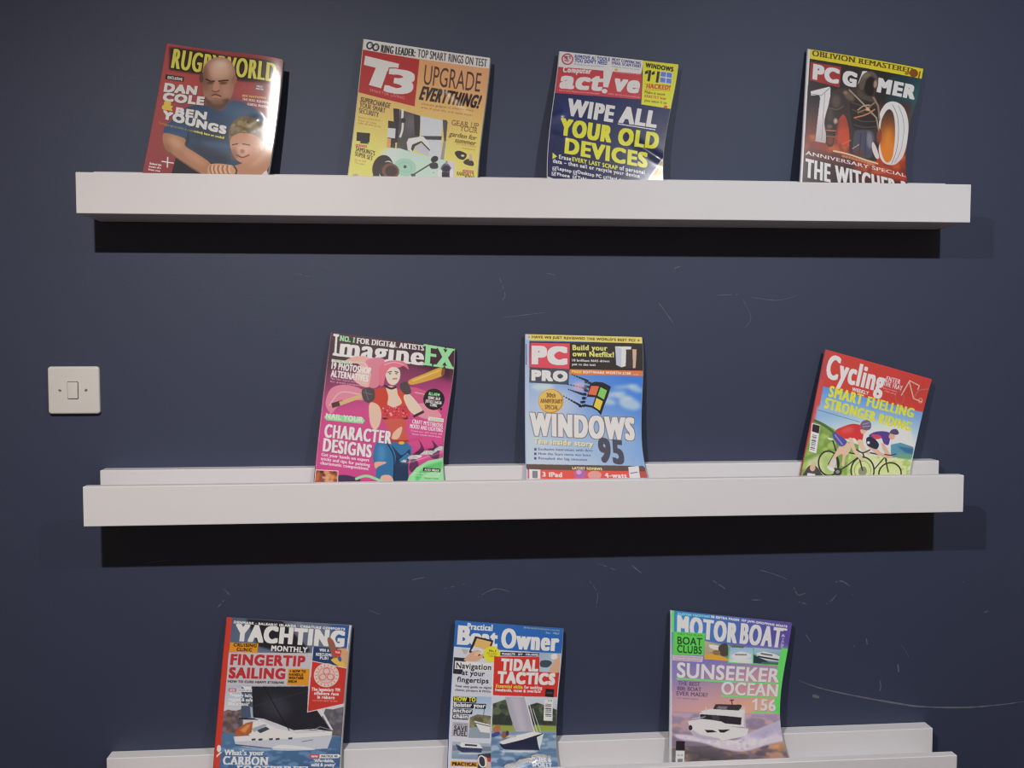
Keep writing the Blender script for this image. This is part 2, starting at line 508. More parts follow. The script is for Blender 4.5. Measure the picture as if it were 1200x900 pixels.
def art_computing(c):
    c.G('1d2656','161a44',(278,445),(468,1049),[(-5,-5),(1005,-5),(1005,1325),(-5,1325)])
    c.E('2c3a78',(128,551),(82,-6),(15,120),bl=41.0,a=.4)
    c.P('d9dbe8',[(-10,-10),(701,-4),(699,125),(-17,133)])
    c.R('b43a44',10.9,(71,61),(49,-5),(5,48))
    c.E('b0525a',(71,61),(29,-3),(3,27),a=.7)
    c.L('b43a44',8.2,[(34,33),(109,90)])
    c.N(['3a3a50','d9dbe8'],16,8.2,2,[(42,37),(95,31),(101,85),(47,91)],a=.8)
    c.T('REMOVE AI TOOLS',129,47,421,41,31.3,'3d4c94',by=.03,b=.08)
    c.T("YOU DON'T NEED",133,80,404,75,31.3,'3d4c94',by=.03,b=.08)
    c.T('Stripping out unwanted features',132,100,376,97,12.2,'6a7098')
    c.T('MOST CONVINCING',440,35,686,41,25.0,'4a4c80',by=.01,b=.06)
    c.T('EMAIL SCAM EVER?',441,65,687,70,25.0,'4a4c80',by=.01,b=.06)
    c.T('What to watch for now',440,87,678,90,11.1,'6a7098')
    c.P('bb3e46',[(-5,131),(704,121),(732,343),(-5,349)])
    c.T('Computer',42,172,280,165,48.5,'e2dfe6',b=.1)
    c.T('act',28,307,396,300,156.3,'e2dfe6',by=.05,it=.08,b=.13)
    c.T('ve',477,290,707,294,160.6,'e2dfe6',by=.05,it=.08,b=.13)
    c.P('e2dfe6',[(378,114),(459,111),(438,266),(396,264)])
    c.E('e2dfe6',(414,299),(23,-2),(3,19))
    c.T('THE UK’S BEST-SELLING COMPUTER MAGAZINE',28,329,374,331,10.8,'e8c8d0')
    c.T('SMART ADVICE IN PLAIN ENGLISH',445,323,719,330,11.1,'e8c8d0')
    c.T('NEW LOWER PRICE EVERY ISSUE',478,134,686,132,11.1,'e8b0a0')
    c.E('e0a040',(484,108),(13,-1),(1,11))
    c.T('WIPE',122,525,527,560,146.2,'e2dfe6',by=.04,b=.12)
    c.T('ALL',573,557,905,580,149.3,'e2dfe6',by=.04,b=.12)
    c.L('e2dfe6',8.2,[(572,568),(899,596)])
    c.T('YOUR',83,692,535,733,146.0,'e6da34',by=.04,b=.12)
    c.T('OLD',590,746,948,769,151.1,'e6da34',by=.04,b=.12)
    c.T('DEVICES',139,841,864,935,134.4,'e6da34',by=.04,b=.12)
    c.P('e6da34',[(40,840),(81,870),(42,893)])
    c.T('Erase',96,888,201,902,36.0,'e2dfe6',b=.09)
    c.T('EVERY LAST SCRAP',211,903,607,962,36.8,'e6da34',b=.07)
    c.T('of personal',621,961,842,992,37.7,'e2dfe6',b=.09)
    c.T('data – then sell or recycle your device',45,922,794,1024,34.1,'e2dfe6',b=.09)
    c.P('e2dfe6',[(45,954),(78,956),(76,988),(42,986)])
    c.P('1d2656',[(51,959),(73,961),(70,983),(48,981)])
    c.L('e2dfe6',5.5,[(52,969),(59,978),(81,952)])
    c.P('e2dfe6',[(221,980),(255,983),(252,1016),(218,1013)])
    c.P('1d2656',[(227,986),(249,987),(246,1010),(224,1009)])
    c.L('e2dfe6',5.5,[(228,996),(235,1005),(258,979)])
    c.P('e2dfe6',[(480,1019),(514,1022),(510,1055),(477,1052)])
    c.P('1d2656',[(486,1024),(508,1026),(505,1049),(482,1047)])
    c.L('e2dfe6',5.5,[(487,1035),(494,1044),(516,1017)])
    c.P('e2dfe6',[(38,996),(71,999),(69,1031),(36,1028)])
    c.P('1d2656',[(44,1001),(66,1003),(63,1026),(41,1024)])
    c.L('e2dfe6',5.5,[(45,1012),(52,1021),(74,995)])
    c.P('e2dfe6',[(216,1021),(249,1024),(246,1056),(213,1053)])
    c.P('1d2656',[(221,1026),(243,1028),(240,1051),(218,1049)])
    c.L('e2dfe6',5.5,[(222,1037),(229,1046),(252,1020)])
    c.P('e2dfe6',[(392,1052),(425,1055),(421,1087),(388,1084)])
    c.P('1d2656',[(397,1057),(420,1059),(416,1082),(394,1080)])
    c.L('e2dfe6',5.5,[(398,1068),(405,1077),(428,1050)])
    c.T('Laptop',87,981,206,1001,29.4,'e2dfe6',b=.08)
    c.T('Desktop PC',260,1005,463,1038,29.8,'e2dfe6',b=.08)
    c.T('Hard drive',522,1043,691,1072,30.4,'e2dfe6',b=.08)
    c.T('Phone',83,1028,191,1043,29.3,'e2dfe6',b=.08)
    c.T('Tablet',257,1053,370,1071,29.7,'e2dfe6',b=.08)
    c.T('Camera',428,1080,550,1101,30.1,'e2dfe6',b=.08)
    c.T('USB stick',726,1069,872,1095,30.8,'e2dfe6',b=.08)
    c.P('e5d52e',[(696,3),(1009,0),(1007,402),(742,385)])
    c.T('WINDOWS',724,59,964,73,42.6,'26221c',b=.1)
    c.T('11',757,180,851,183,101.5,'26221c',b=.16)
    c.P('26221c',[(726,99),(751,79),(755,110),(731,121)])
    c.P('26221c',[(782,101),(808,80),(812,111),(788,122)])
    c.P('dfe0ea',[(858,79),(960,82),(964,183),(865,179)])
    c.P('5d7dca',[(861,83),(905,84),(906,125),(862,124)])
    c.P('5d7dca',[(912,84),(956,85),(957,127),(913,126)])
    c.P('5d7dca',[(863,134),(908,135),(911,177),(866,176)])
    c.P('5d7dca',[(915,136),(959,137),(962,179),(918,178)])
    c.L('c8502c',4.1,[(741,203),(965,203)])
    c.L('c8502c',4.1,[(749,253),(966,241)])
    c.T('HACKED!',758,241,962,235,42.4,'b84a28',b=.1)
    c.T('Make it work',752,286,931,292,24.0,'6f641e',b=.05)
    c.T('EXACTLY how',758,321,945,327,24.0,'a4562a',b=.06)
    c.T('you want it to',762,357,958,364,24.0,'6f641e',b=.05)
    c.E('c84a3a',(953,389),(16,-1),(3,14))
    c.P('c8cad6',[(998,839),(1009,1045),(866,1050),(875,1015)])  # whitish glare around the folded corner, painted into the print colour
    c.P('dd9a30',[(991,868),(984,1039),(889,1035)])
    c.P('eec060',[(992,882),(979,961),(940,991)])
    c.P('c6cad8',[(-6,1035),(121,1071),(-6,1080)])
    c.tail(1069,1047)

def art_games(c):
    c.G('2a2222','261f22',(390,-11),(491,1010),[(-5,-5),(1005,-5),(1005,1355),(-5,1355)])
    c.G('20343c','356a72',(782,228),(1034,381),[(704,132),(1003,-1),(1015,240),(987,482),(990,608),(732,634)],bl=15.4)
    c.G('3a2a28','a8402a',(438,396),(521,802),[(-12,450),(965,327),(1026,1075),(-2,1117)],bl=30.9)
    c.N(['c85a30','8a3a28','6a3028','d87a3a','5a2a28'],120,40.2,5,[(4,700),(1027,667),(1032,981),(1,1034)],a=.55,bl=13.9)
    c.N(['c84a30','b0402c'],30,46.3,8,[(306,471),(415,458),(452,778),(319,759)],a=.8,bl=15.4)
    c.G('4a2a28','2a2024',(158,800),(170,1068),[(3,811),(490,849),(488,1098),(5,1117)],bl=18.5,a=.7)
    c.P('ddc62a',[(0,0),(1003,-1),(1004,95),(-1,79)])
    c.T('OBLIVION REMASTERED',35,51,916,59,45.5,'54430f',by=0,sf=.12,b=.09)
    c.E('7a4a1a',(922,57),(38,7),(-7,37))
    c.E('a86a20',(864,69),(21,-4),(2,15))
    c.L('7a4a1a',12.4,[(975,32),(971,96)])
    c.P('9a2f30',[(27,106),(290,109),(293,286),(31,256)])
    c.T('PC',51,244,281,259,130.6,'e2dfe6',by=.06,b=.15)
    c.T('G',311,257,438,269,130.2,'e2dfe6',by=.06,b=.15)
    c.P('e2dfe6',[(441,263),(476,117),(518,111),(512,163),(499,260)])
    c.T('MER',622,279,972,294,132.5,'e2dfe6',by=.06,b=.15)
    c.G('f0ecee','b8aeb0',(168,357),(186,741),[(43,347),(205,289),(214,297),(244,679),(208,762),(115,753),(131,393),(122,369),(49,381)])
    c.L('6a6062',4.6,[(48,367),(138,372),(211,297)])
    c.L('8a8082',4.6,[(170,343),(173,742)])
    c.G('f0ecee','cfc6c6',(806,349),(887,866),[(686,502),(706,400),(751,350),(820,341),(891,376),(948,455),(984,561),(994,702),(970,813),(904,888),(830,904),(763,875),(726,786)],sm=1)
    c.G('3a2a2a','d87a2c',(766,385),(846,746),[(711,545),(732,451),(764,413),(807,441),(844,530),(870,667),(869,806),(841,872),(801,881),(764,829),(731,725)],sm=1)
    c.E('e09030',(802,658),(36,-3),(11,91),bl=27.8,a=.7)
    c.L('8a8082',4.6,[(841,367),(910,475),(948,612),(942,769),(887,878)],sm=1)
    c.L('6a6062',4.6,[(786,367),(855,466),(897,617),(899,772),(858,891)],sm=1)
    c.P('3a302c',[(229,350),(271,306),(345,279),(422,280),(459,215),(496,135),(550,108),(608,136),(627,221),(611,306),(646,370),(685,471),(699,576),(732,634),(723,756),(713,871),(606,873),(457,851),(428,663),(381,535),(340,496)],sm=1)
    c.P('362d2a',[(236,341),(209,453),(186,584),(208,682),(222,774),(280,780),(299,674),(316,557),(362,479),(369,346)],sm=1)
    c.P('5a5047',[(459,238),(469,177),(500,131),(550,107),(598,127),(617,177),(587,159),(548,150),(516,192),(504,269),(477,280)],sm=1,bl=3.1)
    c.P('181413',[(519,210),(540,167),(576,162),(595,210),(595,286),(580,326),(537,309),(515,267)],sm=1,bl=3.1)
    c.E('b89a80',(602,212),(17,0),(1,36),bl=6.2,a=.85)
    c.E('7c6e62',(511,151),(35,-23),(11,16),bl=10.8,a=.8)
    c.P('4c423b',[(467,274),(536,324),(606,322),(633,359),(544,371),(460,334)],sm=1,bl=4.6)
    c.P('2b2422',[(397,328),(495,359),(592,377),(669,458),(683,578),(583,618),(469,622),(425,531)],sm=1,bl=4.6)
    c.L('54483f',9.3,[(415,399),(520,416),(599,421)],sm=1,a=.8)
    c.L('54483f',9.3,[(427,457),(513,476),(641,477)],sm=1,a=.8)
    c.L('54483f',9.3,[(449,528),(540,548),(667,534)],sm=1,a=.8)
    c.L('54483f',9.3,[(464,586),(563,598),(683,578)],sm=1,a=.8)
    c.L('a08c74',13.9,[(380,295),(516,394),(662,504),(713,636)])
    c.L('8e6a52',13.9,[(482,480),(555,442),(623,373)])
    c.L('b49a7e',10.8,[(479,458),(527,415),(580,401)],sm=1)
    c.L('b87a54',12.4,[(457,527),(563,486),(633,432)],sm=1)
    c.L('8a786a',15.4,[(603,330),(659,399),(693,516)])
    c.E('c8ac8c',(568,440),(19,-2),(2,15),bl=4.6)
    c.E('665649',(388,351),(47,28),(-17,25),bl=10.8)
    c.E('8a7460',(350,322),(21,-3),(2,14),bl=6.2)
    c.E('564840',(275,402),(40,-5),(6,54),bl=12.4)
    c.E('4c4039',(235,522),(28,-3),(6,57),bl=10.8)
    c.L('6a5a4e',9.3,[(219,466),(290,473),(349,437)],sm=1,a=.7)
    c.E('b8a08c',(288,571),(19,-2),(2,23),bl=6.2)
    c.L('b8643a',9.3,[(209,654),(297,653)])
    c.L('b8643a',9.3,[(219,703),(290,704)])
    c.E('7c3a26',(255,736),(29,-2),(3,40),bl=9.3)
    c.E('6a5c54',(238,622),(26,-2),(2,17),bl=6.2)
    c.P('484a5a',[(474,658),(534,623),(641,625),(676,700),(663,836),(606,863),(490,849)],sm=1,bl=4.6)
    c.E('8a8694',(627,704),(29,-6),(19,73),bl=12.4,a=.8)
    c.L('2a2a34',9.3,[(538,652),(539,845)],bl=3.1,a=.7)
    c.L('2a2a34',9.3,[(586,642),(597,841)],bl=3.1,a=.6)
    c.P('d4c8c4',[(658,716),(698,758),(734,846),(701,855),(659,777)],sm=1)
    c.E('8a4436',(713,666),(23,-2),(7,60),bl=7.7)
    c.E('6a3428',(522,832),(66,-5),(1,29),bl=15.4,a=.7)
    c.L('e0bc96',13.9,[(291,822),(424,839),(606,879),(722,902)],sm=1)
    c.L('d0885a',21.6,[(375,857),(540,884),(690,917)],sm=1,a=.6)
    c.L('d0603a',12.4,[(369,763),(447,720)],a=.8)
    c.L('e0a070',7.7,[(470,791),(532,749)],a=.8)
    c.T('ANNIVERSARY SPECIAL',31,865,993,1002,30.9,'e6d8d6',by=.02,sf=.1,b=.1)
    c.P('2c2022',[(29,886),(329,932),(686,1000),(1028,1059),(1008,1200),(-1,1172)],bl=21.6,a=.7)
    c.T('THE WITCHER 3',36,1049,988,1201,156.1,'e8e4e6',by=.02,b=.11)
    c.P('d5d3da',[(-9,-1),(18,-3),(14,1096),(-9,1097)])
    c.tail(1095,1066)

def art_digital_painting(c):
    c.G('3e1830','c04684',(361,91),(448,564),[(-5,-5),(1005,-5),(1005,1344),(-5,1344)])
    c.P('3a1a2c',[(0,0),(1000,0),(990,296),(767,204),(397,149),(7,280)],bl=27.0)
    c.T('NO. 1',75,60,193,63,43.3,'8fd49a',by=.02,sf=.06,b=.08)
    c.T('FOR DIGITAL ARTISTS',212,64,751,61,45.0,'e6dfe4',by=.01,sf=.07,b=.08)
    c.P('e6dfe4',[(19,10),(65,10),(64,28),(54,33),(63,158),(85,164),(84,183),(33,179),(34,164),(45,157),(38,31),(19,28)])
    c.T('magine',84,183,757,188,157.0,'e6dfe4',by=.01,sf=.1,b=.1)
    c.T('FX',765,182,998,192,181.8,'8fd49a',by=.01,sf=.1,b=.1)
    c.P('d9a49c',[(128,231),(189,179),(292,161),(360,200),(380,291),(352,401),(275,392),(211,337),(260,271),(240,227)],sm=1)
    c.P('c9788c',[(298,206),(368,165),(445,175),(444,300),(419,395),(352,401),(353,293)],sm=1)
    c.L('e4b8b4',12.0,[(208,215),(299,221),(338,295)],sm=1,a=.8)
    c.P('cf7f96',[(26,561),(56,440),(171,401),(311,435),(335,510),(186,520),(119,585),(79,632)],sm=1)
    c.L('e4b4b8',9.0,[(57,574),(134,464),(285,468)],sm=1,a=.8)
    c.P('c0557e',[(667,390),(789,396),(906,467),(937,579),(818,603),(691,563)],sm=1)
    c.P('d98a9c',[(744,512),(867,519),(956,610),(837,634),(740,592)],sm=1)
    c.L('e4a8b0',9.0,[(716,418),(826,441),(900,532)],sm=1,a=.8)
    c.L('4a2a28',39.0,[(87,569),(152,544)])
    c.L('c8a878',33.0,[(145,550),(316,474)])
    c.P('c9993f',[(659,321),(772,255),(887,191),(923,217),(918,257),(795,318),(678,357)],sm=1)
    c.L('e2bd68',13.5,[(689,324),(890,214)],a=.8)
    c.E('7a4a28',(918,224),(14,1),(-2,36))
    c.P('bb3a2c',[(389,432),(458,405),(505,419),(545,495),(514,606),(469,609),(416,550),(362,539)],sm=1)
    c.P('c6442e',[(565,418),(641,424),(680,484),(702,594),(678,643),(596,538)],sm=1)
    c.P('e6bcaa',[(486,390),(562,391),(584,444),(624,520),(523,559),(511,466)],sm=1)
    c.P('c23a44',[(477,577),(505,537),(568,556),(625,528),(674,533),(689,595),(671,644),(505,653),(480,624)],sm=1)
    c.N(['e88a90','8a2030','f0b8b0'],40,7.5,4,[(478,562),(672,541),(684,627),(495,638)],a=.8)
    c.L('5a2a24',18.0,[(496,646),(590,667),(685,637)],sm=1)
    c.P('c0564a',[(506,661),(679,651),(682,738),(713,816),(584,829),(553,744)],sm=1)
    c.P('e6b09a',[(648,708),(592,758),(583,813),(629,811),(653,755)],sm=1)
    c.P('2e6c9c',[(467,844),(554,830),(722,847),(746,926),(716,1022),(706,1164),(494,1165),(470,1057),(443,965)],sm=1)
    c.P('1c3454',[(587,868),(624,961),(611,1164),(714,1164),(725,1022),(733,895),(669,944)],sm=1)
    c.L('16283e',9.0,[(540,838),(609,961),(608,1164)],sm=1)
    c.E('4f8fc0',(509,933),(33,-1),(4,77),bl=18.0,a=.7)
    c.P('d8a090',[(461,1008),(535,1002),(550,1012),(492,1041),(469,1060)],sm=1)
    c.L('3c78b0',39.0,[(670,991),(722,942)])
    c.P('e0a898',[(516,1118),(575,1110),(604,1141),(596,1172),(508,1172)],sm=1)
    c.L('a03a28',21.0,[(561,825),(691,829),(818,796)],sm=1)
    c.E('d8a840',(661,843),(24,-1),(1,13))
    c.P('e2b4a2',[(372,538),(438,541),(476,608),(472,702),(439,744),(395,690)],sm=1)
    c.P('e8c0b0',[(632,464),(674,437),(742,496),(794,564),(757,607),(692,571)],sm=1)
    c.L('3a2426',21.0,[(736,618),(805,575)])
    c.P('463c42',[(299,436),(345,411),(394,425),(406,497),(361,531),(317,504)],sm=1)
    c.P('463c42',[(591,362),(637,332),(668,374),(686,420),(651,442),(610,414)],sm=1)
    c.L('6a6068',7.5,[(313,450),(382,463)])
    c.L('6a6068',7.5,[(325,426),(358,508)])
    c.P('edc8ba',[(457,252),(510,219),(570,241),(584,303),(566,355),(529,374),(487,343)],sm=1)
    c.P('d06a80',[(415,303),(414,233),(461,186),(535,169),(612,181),(645,233),(600,209),(564,226),(504,229),(470,285),(462,376),(432,379)],sm=1)
    c.L('eaa0ac',9.0,[(449,214),(522,187),(599,198)],sm=1)
    c.L('3a2028',7.5,[(483,273),(512,262)])
    c.L('3a2028',7.5,[(538,260),(565,265)])
    c.E('4a6a5a',(502,282),(9,-1),(1,6))
    c.E('4a6a5a',(552,277),(9,-1),(1,6))
    c.L('c03040',9.0,[(529,323),(560,317)],sm=1)
    c.L('2a1c20',16.5,[(470,383),(525,402),(561,387)],sm=1)
    c.P('c8e0c0',[(32,209),(196,213),(196,235),(32,230)])
    c.T('TOP FREE TOOLS!',41,223,189,229,13.4,'6a8a6a',b=.05)
    c.T('19 PHOTOSHOP',37,286,351,303,55.5,'e8dfe4',by=.02,b=.08)
    c.T('ALTERNATIVES',40,347,338,365,55.4,'e8dfe4',by=.02,b=.08)
    c.T('The best digital painting apps',40,366,334,384,13.5,'e0c8d0')
    c.T('for artists compared',43,390,304,405,13.5,'e0c8d0')
    c.P('86cf92',[(47,638),(330,651),(353,674),(341,702),(47,687),(27,665)],sm=0)
    c.T('NAIL YOUR',39,674,336,690,41.9,'e4efe0',by=.02,b=.05)
    c.T('CHARACTER',43,821,580,856,106.0,'e8dfe4',by=.02,sh=(4.5,4.5,'7a2858'),b=.1)
    c.T('DESIGNS',43,930,432,972,105.1,'e8dfe4',by=.02,sh=(4.5,4.5,'7a2858'),b=.1)
    c.T('Get your hands on expert',37,966,418,1003,25.5,'e8dfe4',b=.06)
    c.T('tricks and tips for painting',36,998,425,1042,25.5,'e8dfe4',b=.06)
    c.T('charismatic compositions',36,1031,415,1072,25.5,'e8dfe4',b=.06)
    c.E('1c181c',(875,464),(84,-7),(13,90))
    c.T('ALL-NEW',825,431,917,438,27.3,'8fd49a',b=.08)
    c.T('SONIC AND',826,464,924,469,25.7,'e8e0e4',by=.01,b=.07)
    c.T('JUSTICE LEAGUE',810,494,941,503,25.7,'e8e0e4',by=.01,b=.07)
    c.T('COMIC',850,523,911,528,25.7,'e8e0e4',by=.01,b=.07)
    c.E('1c181c',(942,542),(9,-1),(1,10))
    c.P('c84a86',[(675,643),(975,658),(987,886),(724,863)],a=.8)
    c.P('d5e2c4',[(853,613),(976,622),(978,655),(851,646)])
    c.T('WORKSHOP',866,642,969,648,17.7,'8aa080',b=.05)
    c.T('CRAFT MYSTERIOUS',728,677,977,700,35.2,'e8dfe4',by=.01,b=.06)
    c.T('MOOD AND LIGHTING',714,716,980,738,35.2,'e8dfe4',by=.01,b=.06)
    c.T('Create your own scenes with',728,744,979,762,14.4,'e8dfe4',b=.03)
    c.T('these simple techniques',738,770,974,785,14.4,'e8dfe4',b=.03)
    c.P('5c2c54',[(759,941),(816,876),(796,812),(847,891),(820,956)],sm=1)
    c.P('5c2c54',[(878,890),(922,872),(903,811),(966,887),(960,968),(899,954)],sm=1)
    c.P('5c2c54',[(760,957),(806,1020),(775,1100),(731,1053)],sm=1)
    c.P('3a3050',[(178,1121),(243,1113),(347,1142),(333,1168),(181,1169)],sm=1)
    c.L('8fd49a',21.0,[(318,1143),(405,1119),(523,1165)],sm=1)
    c.P('8fd49a',[(711,1167),(730,1117),(791,1044),(881,986),(1002,957),(997,1166)],sm=0)
    c.P('5cb86a',[(774,1116),(866,1027),(994,984),(994,1049),(850,1099),(787,1167)],sm=0,bl=7.5)
    c.P('141014',[(843,1045),(979,1053),(976,1082),(840,1074)])
    c.T('ALSO INSIDE',851,1071,970,1079,19.4,'e2dfe6',b=.08)
    c.T('Draw the classics with',768,1097,972,1105,14.5,'eaf4ea',b=.05)
    c.T('stunning art from our readers',752,1116,970,1124,14.5,'eaf4ea',b=.05)
    c.T('Software reviews',848,1140,958,1144,12.9,'2c5a3a',b=.03)
    c.P('dcd0d0',[(0,1072),(180,1079),(182,1169),(-1,1169)])
    c.P('8a4a34',[(7,1078),(175,1085),(176,1169),(5,1169)])
    c.N(['e0b090','3a2020','c06a38','d89858'],26,18.0,7,[(7,1078),(175,1085),(176,1169),(5,1169)],a=.8,bl=4.5)
    c.L('d8c8d0',4.5,[(0,3),(4,473),(2,1163)],a=.6)
    c.tail(1172,1156)

def art_desktop_computers(c):
    c.G('3c78d0','b4c4ea',(887,371),(358,1107),[(-5,-5),(1005,-5),(1005,1416),(-5,1416)])
    c.E('c4c8e6',(256,591),(212,-2),(0,145),bl=97.6,a=.8)
    c.E('9ab8e8',(698,881),(331,0),(-8,130),bl=81.3,a=.5)
    c.E('d4def4',(761,504),(97,-15),(4,23),bl=14.6,a=.6)
    c.E('d4def4',(844,528),(82,13),(-3,19),bl=14.6,a=.6)
    c.E('d4def4',(939,453),(63,22),(-8,25),bl=14.6,a=.6)
    c.E('d4def4',(648,555),(129,26),(-5,29),bl=14.6,a=.6)
    c.E('d4def4',(856,437),(114,-12),(2,13),bl=14.6,a=.6)
    c.E('d4def4',(142,447),(97,-1),(0,32),bl=14.6,a=.6)
    c.E('d4def4',(895,585),(96,25),(-11,48),bl=14.6,a=.6)
    c.P('2a2320',[(31,64),(1005,53),(999,295),(366,301),(32,287)])
    c.P('e3c968',[(-5,-6),(1008,-7),(1005,57),(-5,52)])
    c.T('HAVE WE JUST REVIEWED THE WORLD’S BEST PC?',53,36,940,43,23.0,'6e4c14',b=.09)
    c.E('6e4c14',(28,25),(8,0),(0,8))
    c.E('6e4c14',(968,31),(8,0),(-1,8))
    c.P('d2485a',[(41,74),(374,72),(369,294),(35,281)],sm=0)
    c.T('PC',51,258,353,260,162.5,'e2dfe6',by=.08,b=.15)
    c.P('474a58',[(35,281),(369,294),(365,428),(32,413)])
    c.T('PRO',50,397,355,402,94.0,'e2dfe6',by=.08,b=.15)
    c.T('Build your',395,129,693,127,46.1,'f0e070',b=.1)
    c.T('own Netflix!',395,183,748,185,46.0,'f0e070',b=.1)
    c.T('10 brilliant NAS drives',392,227,710,229,21.3,'e2dfe6',b=.08)
    c.T('put to the test',392,260,592,262,21.3,'e2dfe6',b=.08)
    c.P('dfe4ee',[(760,89),(855,87),(848,259),(811,270),(767,249)])
    c.P('b8c0d4',[(760,89),(815,108),(811,270),(767,249)])
    c.P('e8ecf4',[(855,87),(901,86),(896,112),(854,113)])
    c.P('c8a890',[(909,109),(944,111),(933,274),(910,275)])
    c.P('3a3030',[(860,117),(906,115),(907,275),(855,276)])
    c.P('de7440',[(373,294),(995,296),(997,343),(370,343)])
    c.T('FREE',389,325,473,328,22.8,'e8d060',b=.08)
    c.T('SOFTWARE WORTH £160',486,328,895,331,23.0,'e2dfe6',b=.1)
    c.T('see p.60',918,334,958,335,13.2,'e2dfe6',b=.05)
    c.P('1c1c28',[(388,333),(400,338),(398,347),(388,342)])
    c.P('1c1c28',[(408,340),(422,346),(420,356),(408,351)])
    c.P('1c1c28',[(428,347),(445,354),(443,366),(428,360)])
    c.P('1c1c28',[(448,354),(467,362),(465,376),(448,369)])
    c.P('1c1c28',[(468,361),(490,370),(487,386),(468,377)])
    c.P('1c1c28',[(488,368),(512,378),(509,396),(488,386)])
    c.P('1c1c28',[(508,375),(535,386),(532,406),(508,395)])
    c.P('1c1c28',[(356,418),(369,423),(367,432),(357,427)])
    c.P('1c1c28',[(379,422),(394,428),(392,438),(379,433)])
    c.P('1c1c28',[(402,426),(419,432),(417,445),(402,438)])
    c.P('1c1c28',[(425,430),(444,437),(442,451),(425,444)])
    c.P('1c1c28',[(447,433),(469,442),(467,458),(448,449)])
    c.P('1c1c28',[(470,437),(495,447),(492,465),(471,455)])
    c.P('1c1c28',[(493,441),(520,451),(517,471),(493,461)])
    c.P('1c1c28',[(360,462),(373,467),(371,476),(360,471)])
    c.P('1c1c28',[(378,467),(393,472),(391,483),(378,477)])
    c.P('1c1c28',[(396,471),(413,478),(411,491),(396,484)])
    c.P('1c1c28',[(414,476),(434,484),(431,498),(414,490)])
    c.P('1c1c28',[(432,481),(454,489),(452,505),(432,497)])
    c.P('1c1c28',[(450,486),(475,495),(472,513),(450,503)])
    c.P('1c1c28',[(468,490),(495,501),(492,520),(468,510)])
    c.P('1c1c28',[(319,519),(331,524),(330,533),(319,528)])
    c.P('1c1c28',[(340,530),(355,536),(353,547),(340,541)])
    c.P('1c1c28',[(362,541),(379,548),(377,560),(362,554)])
    c.P('1c1c28',[(383,552),(403,560),(400,574),(383,566)])
    c.P('1c1c28',[(404,563),(427,572),(424,588),(405,579)])
    c.P('1c1c28',[(426,574),(450,583),(447,601),(426,592)])
    c.P('1c1c28',[(447,585),(474,595),(471,615),(447,605)])
    c.P('1c1c28',[(531,398),(557,402),(554,422),(528,417)])
    c.P('1c1c28',[(519,431),(545,436),(542,455),(516,451)])
    c.P('1c1c28',[(507,464),(533,469),(530,489),(504,484)])
    c.P('1c1c28',[(494,498),(520,502),(518,522),(491,517)])
    c.P('1c1c28',[(482,531),(508,536),(505,555),(479,551)])
    c.P('1c1c28',[(470,564),(496,569),(493,588),(467,584)])
    c.P('1c1c28',[(457,597),(483,602),(480,622),(454,617)])
    c.P('1c1c28',[(502,392),(528,396),(525,416),(499,411)])
    c.P('1c1c28',[(499,425),(525,430),(522,450),(496,445)])
    c.P('1c1c28',[(496,459),(522,464),(519,483),(493,479)])
    c.P('1c1c28',[(493,493),(519,497),(516,517),(490,512)])
    c.P('1c1c28',[(489,527),(516,531),(513,551),(487,546)])
    c.P('1c1c28',[(486,560),(513,565),(510,584),(483,580)])
    c.P('1c1c28',[(483,594),(509,599),(506,618),(480,614)])
    c.P('1f1d26',[(549,412),(594,398),(656,404),(692,420),(726,439),(704,522),(673,604),(647,686),(617,650),(567,621),(488,609),(509,581),(532,491)],sm=0)
    c.P('dd6a48',[(559,433),(625,437),(601,516),(532,507)])
    c.P('7fc060',[(638,444),(694,472),(670,551),(614,519)])
    c.P('7c9ad8',[(526,527),(595,533),(573,605),(504,592)])
    c.P('e8c244',[(605,536),(661,565),(637,646),(583,611)])
    c.E('c8c4e0',(465,435),(65,-1),(1,42),bl=19.5,a=.5)
    c.E('e0a0a8',(449,443),(42,-1),(1,29),bl=16.3,a=.6)
    c.E('c88a30',(216,569),(107,-1),(0,103))
    c.E('e6b45e',(212,566),(99,-1),(0,95))
    c.T('30th',178,537,256,539,38.8,'6a4820',b=.06)
    c.T('ANNIVERSARY',126,586,312,589,37.2,'6a4820',by=.01,b=.07)
    c.T('SPECIAL',165,637,279,641,37.1,'6a4820',by=.01,b=.07)
    c.T('WINDOWS',37,859,941,901,198.0,'f0f0f6',by=.03,ol=(6.5,'7a6a68'),b=.1)
    c.T('The inside story',67,928,576,956,48.4,'f0e2a0',sh=(4.9,4.9,'7a7080'),b=.09)
    c.T('95',617,1086,833,1113,215.2,'4c4c5a',by=.04,b=.13)
    c.T('Exclusive interviews with devs',105,984,569,998,20.9,'58688c',b=.06)
    c.P('48567a',[(72,965),(91,966),(89,987),(70,986)])
    c.T('How the Start menu was born',104,1022,549,1037,20.9,'58688c',b=.06)
    c.P('48567a',[(71,1003),(90,1005),(88,1026),(69,1024)])
    c.T('Revealed: the big omission',103,1061,515,1076,20.9,'58688c',b=.06)
    c.P('48567a',[(70,1041),(89,1043),(87,1064),(68,1062)])
    c.P('5d5048',[(-8,1100),(984,1122),(1022,1170),(8,1146)])
    c.T('LATEST REVIEWS',384,1147,634,1157,22.6,'e0d890',b=.1)
    c.P('d4564c',[(14,1145),(1025,1170),(1009,1242),(12,1224)])
    c.T('3 iPad',133,1206,296,1214,41.6,'e2dfe6',b=.12)
    c.T('4-watt',647,1219,832,1226,42.3,'e2dfe6',b=.12)
    c.E('a868a8',(446,1188),(50,0),(-4,42))
    c.E('d89a94',(564,1197),(57,1),(-5,36))
    c.E('c8a0d0',(436,1172),(22,0),(-2,19))
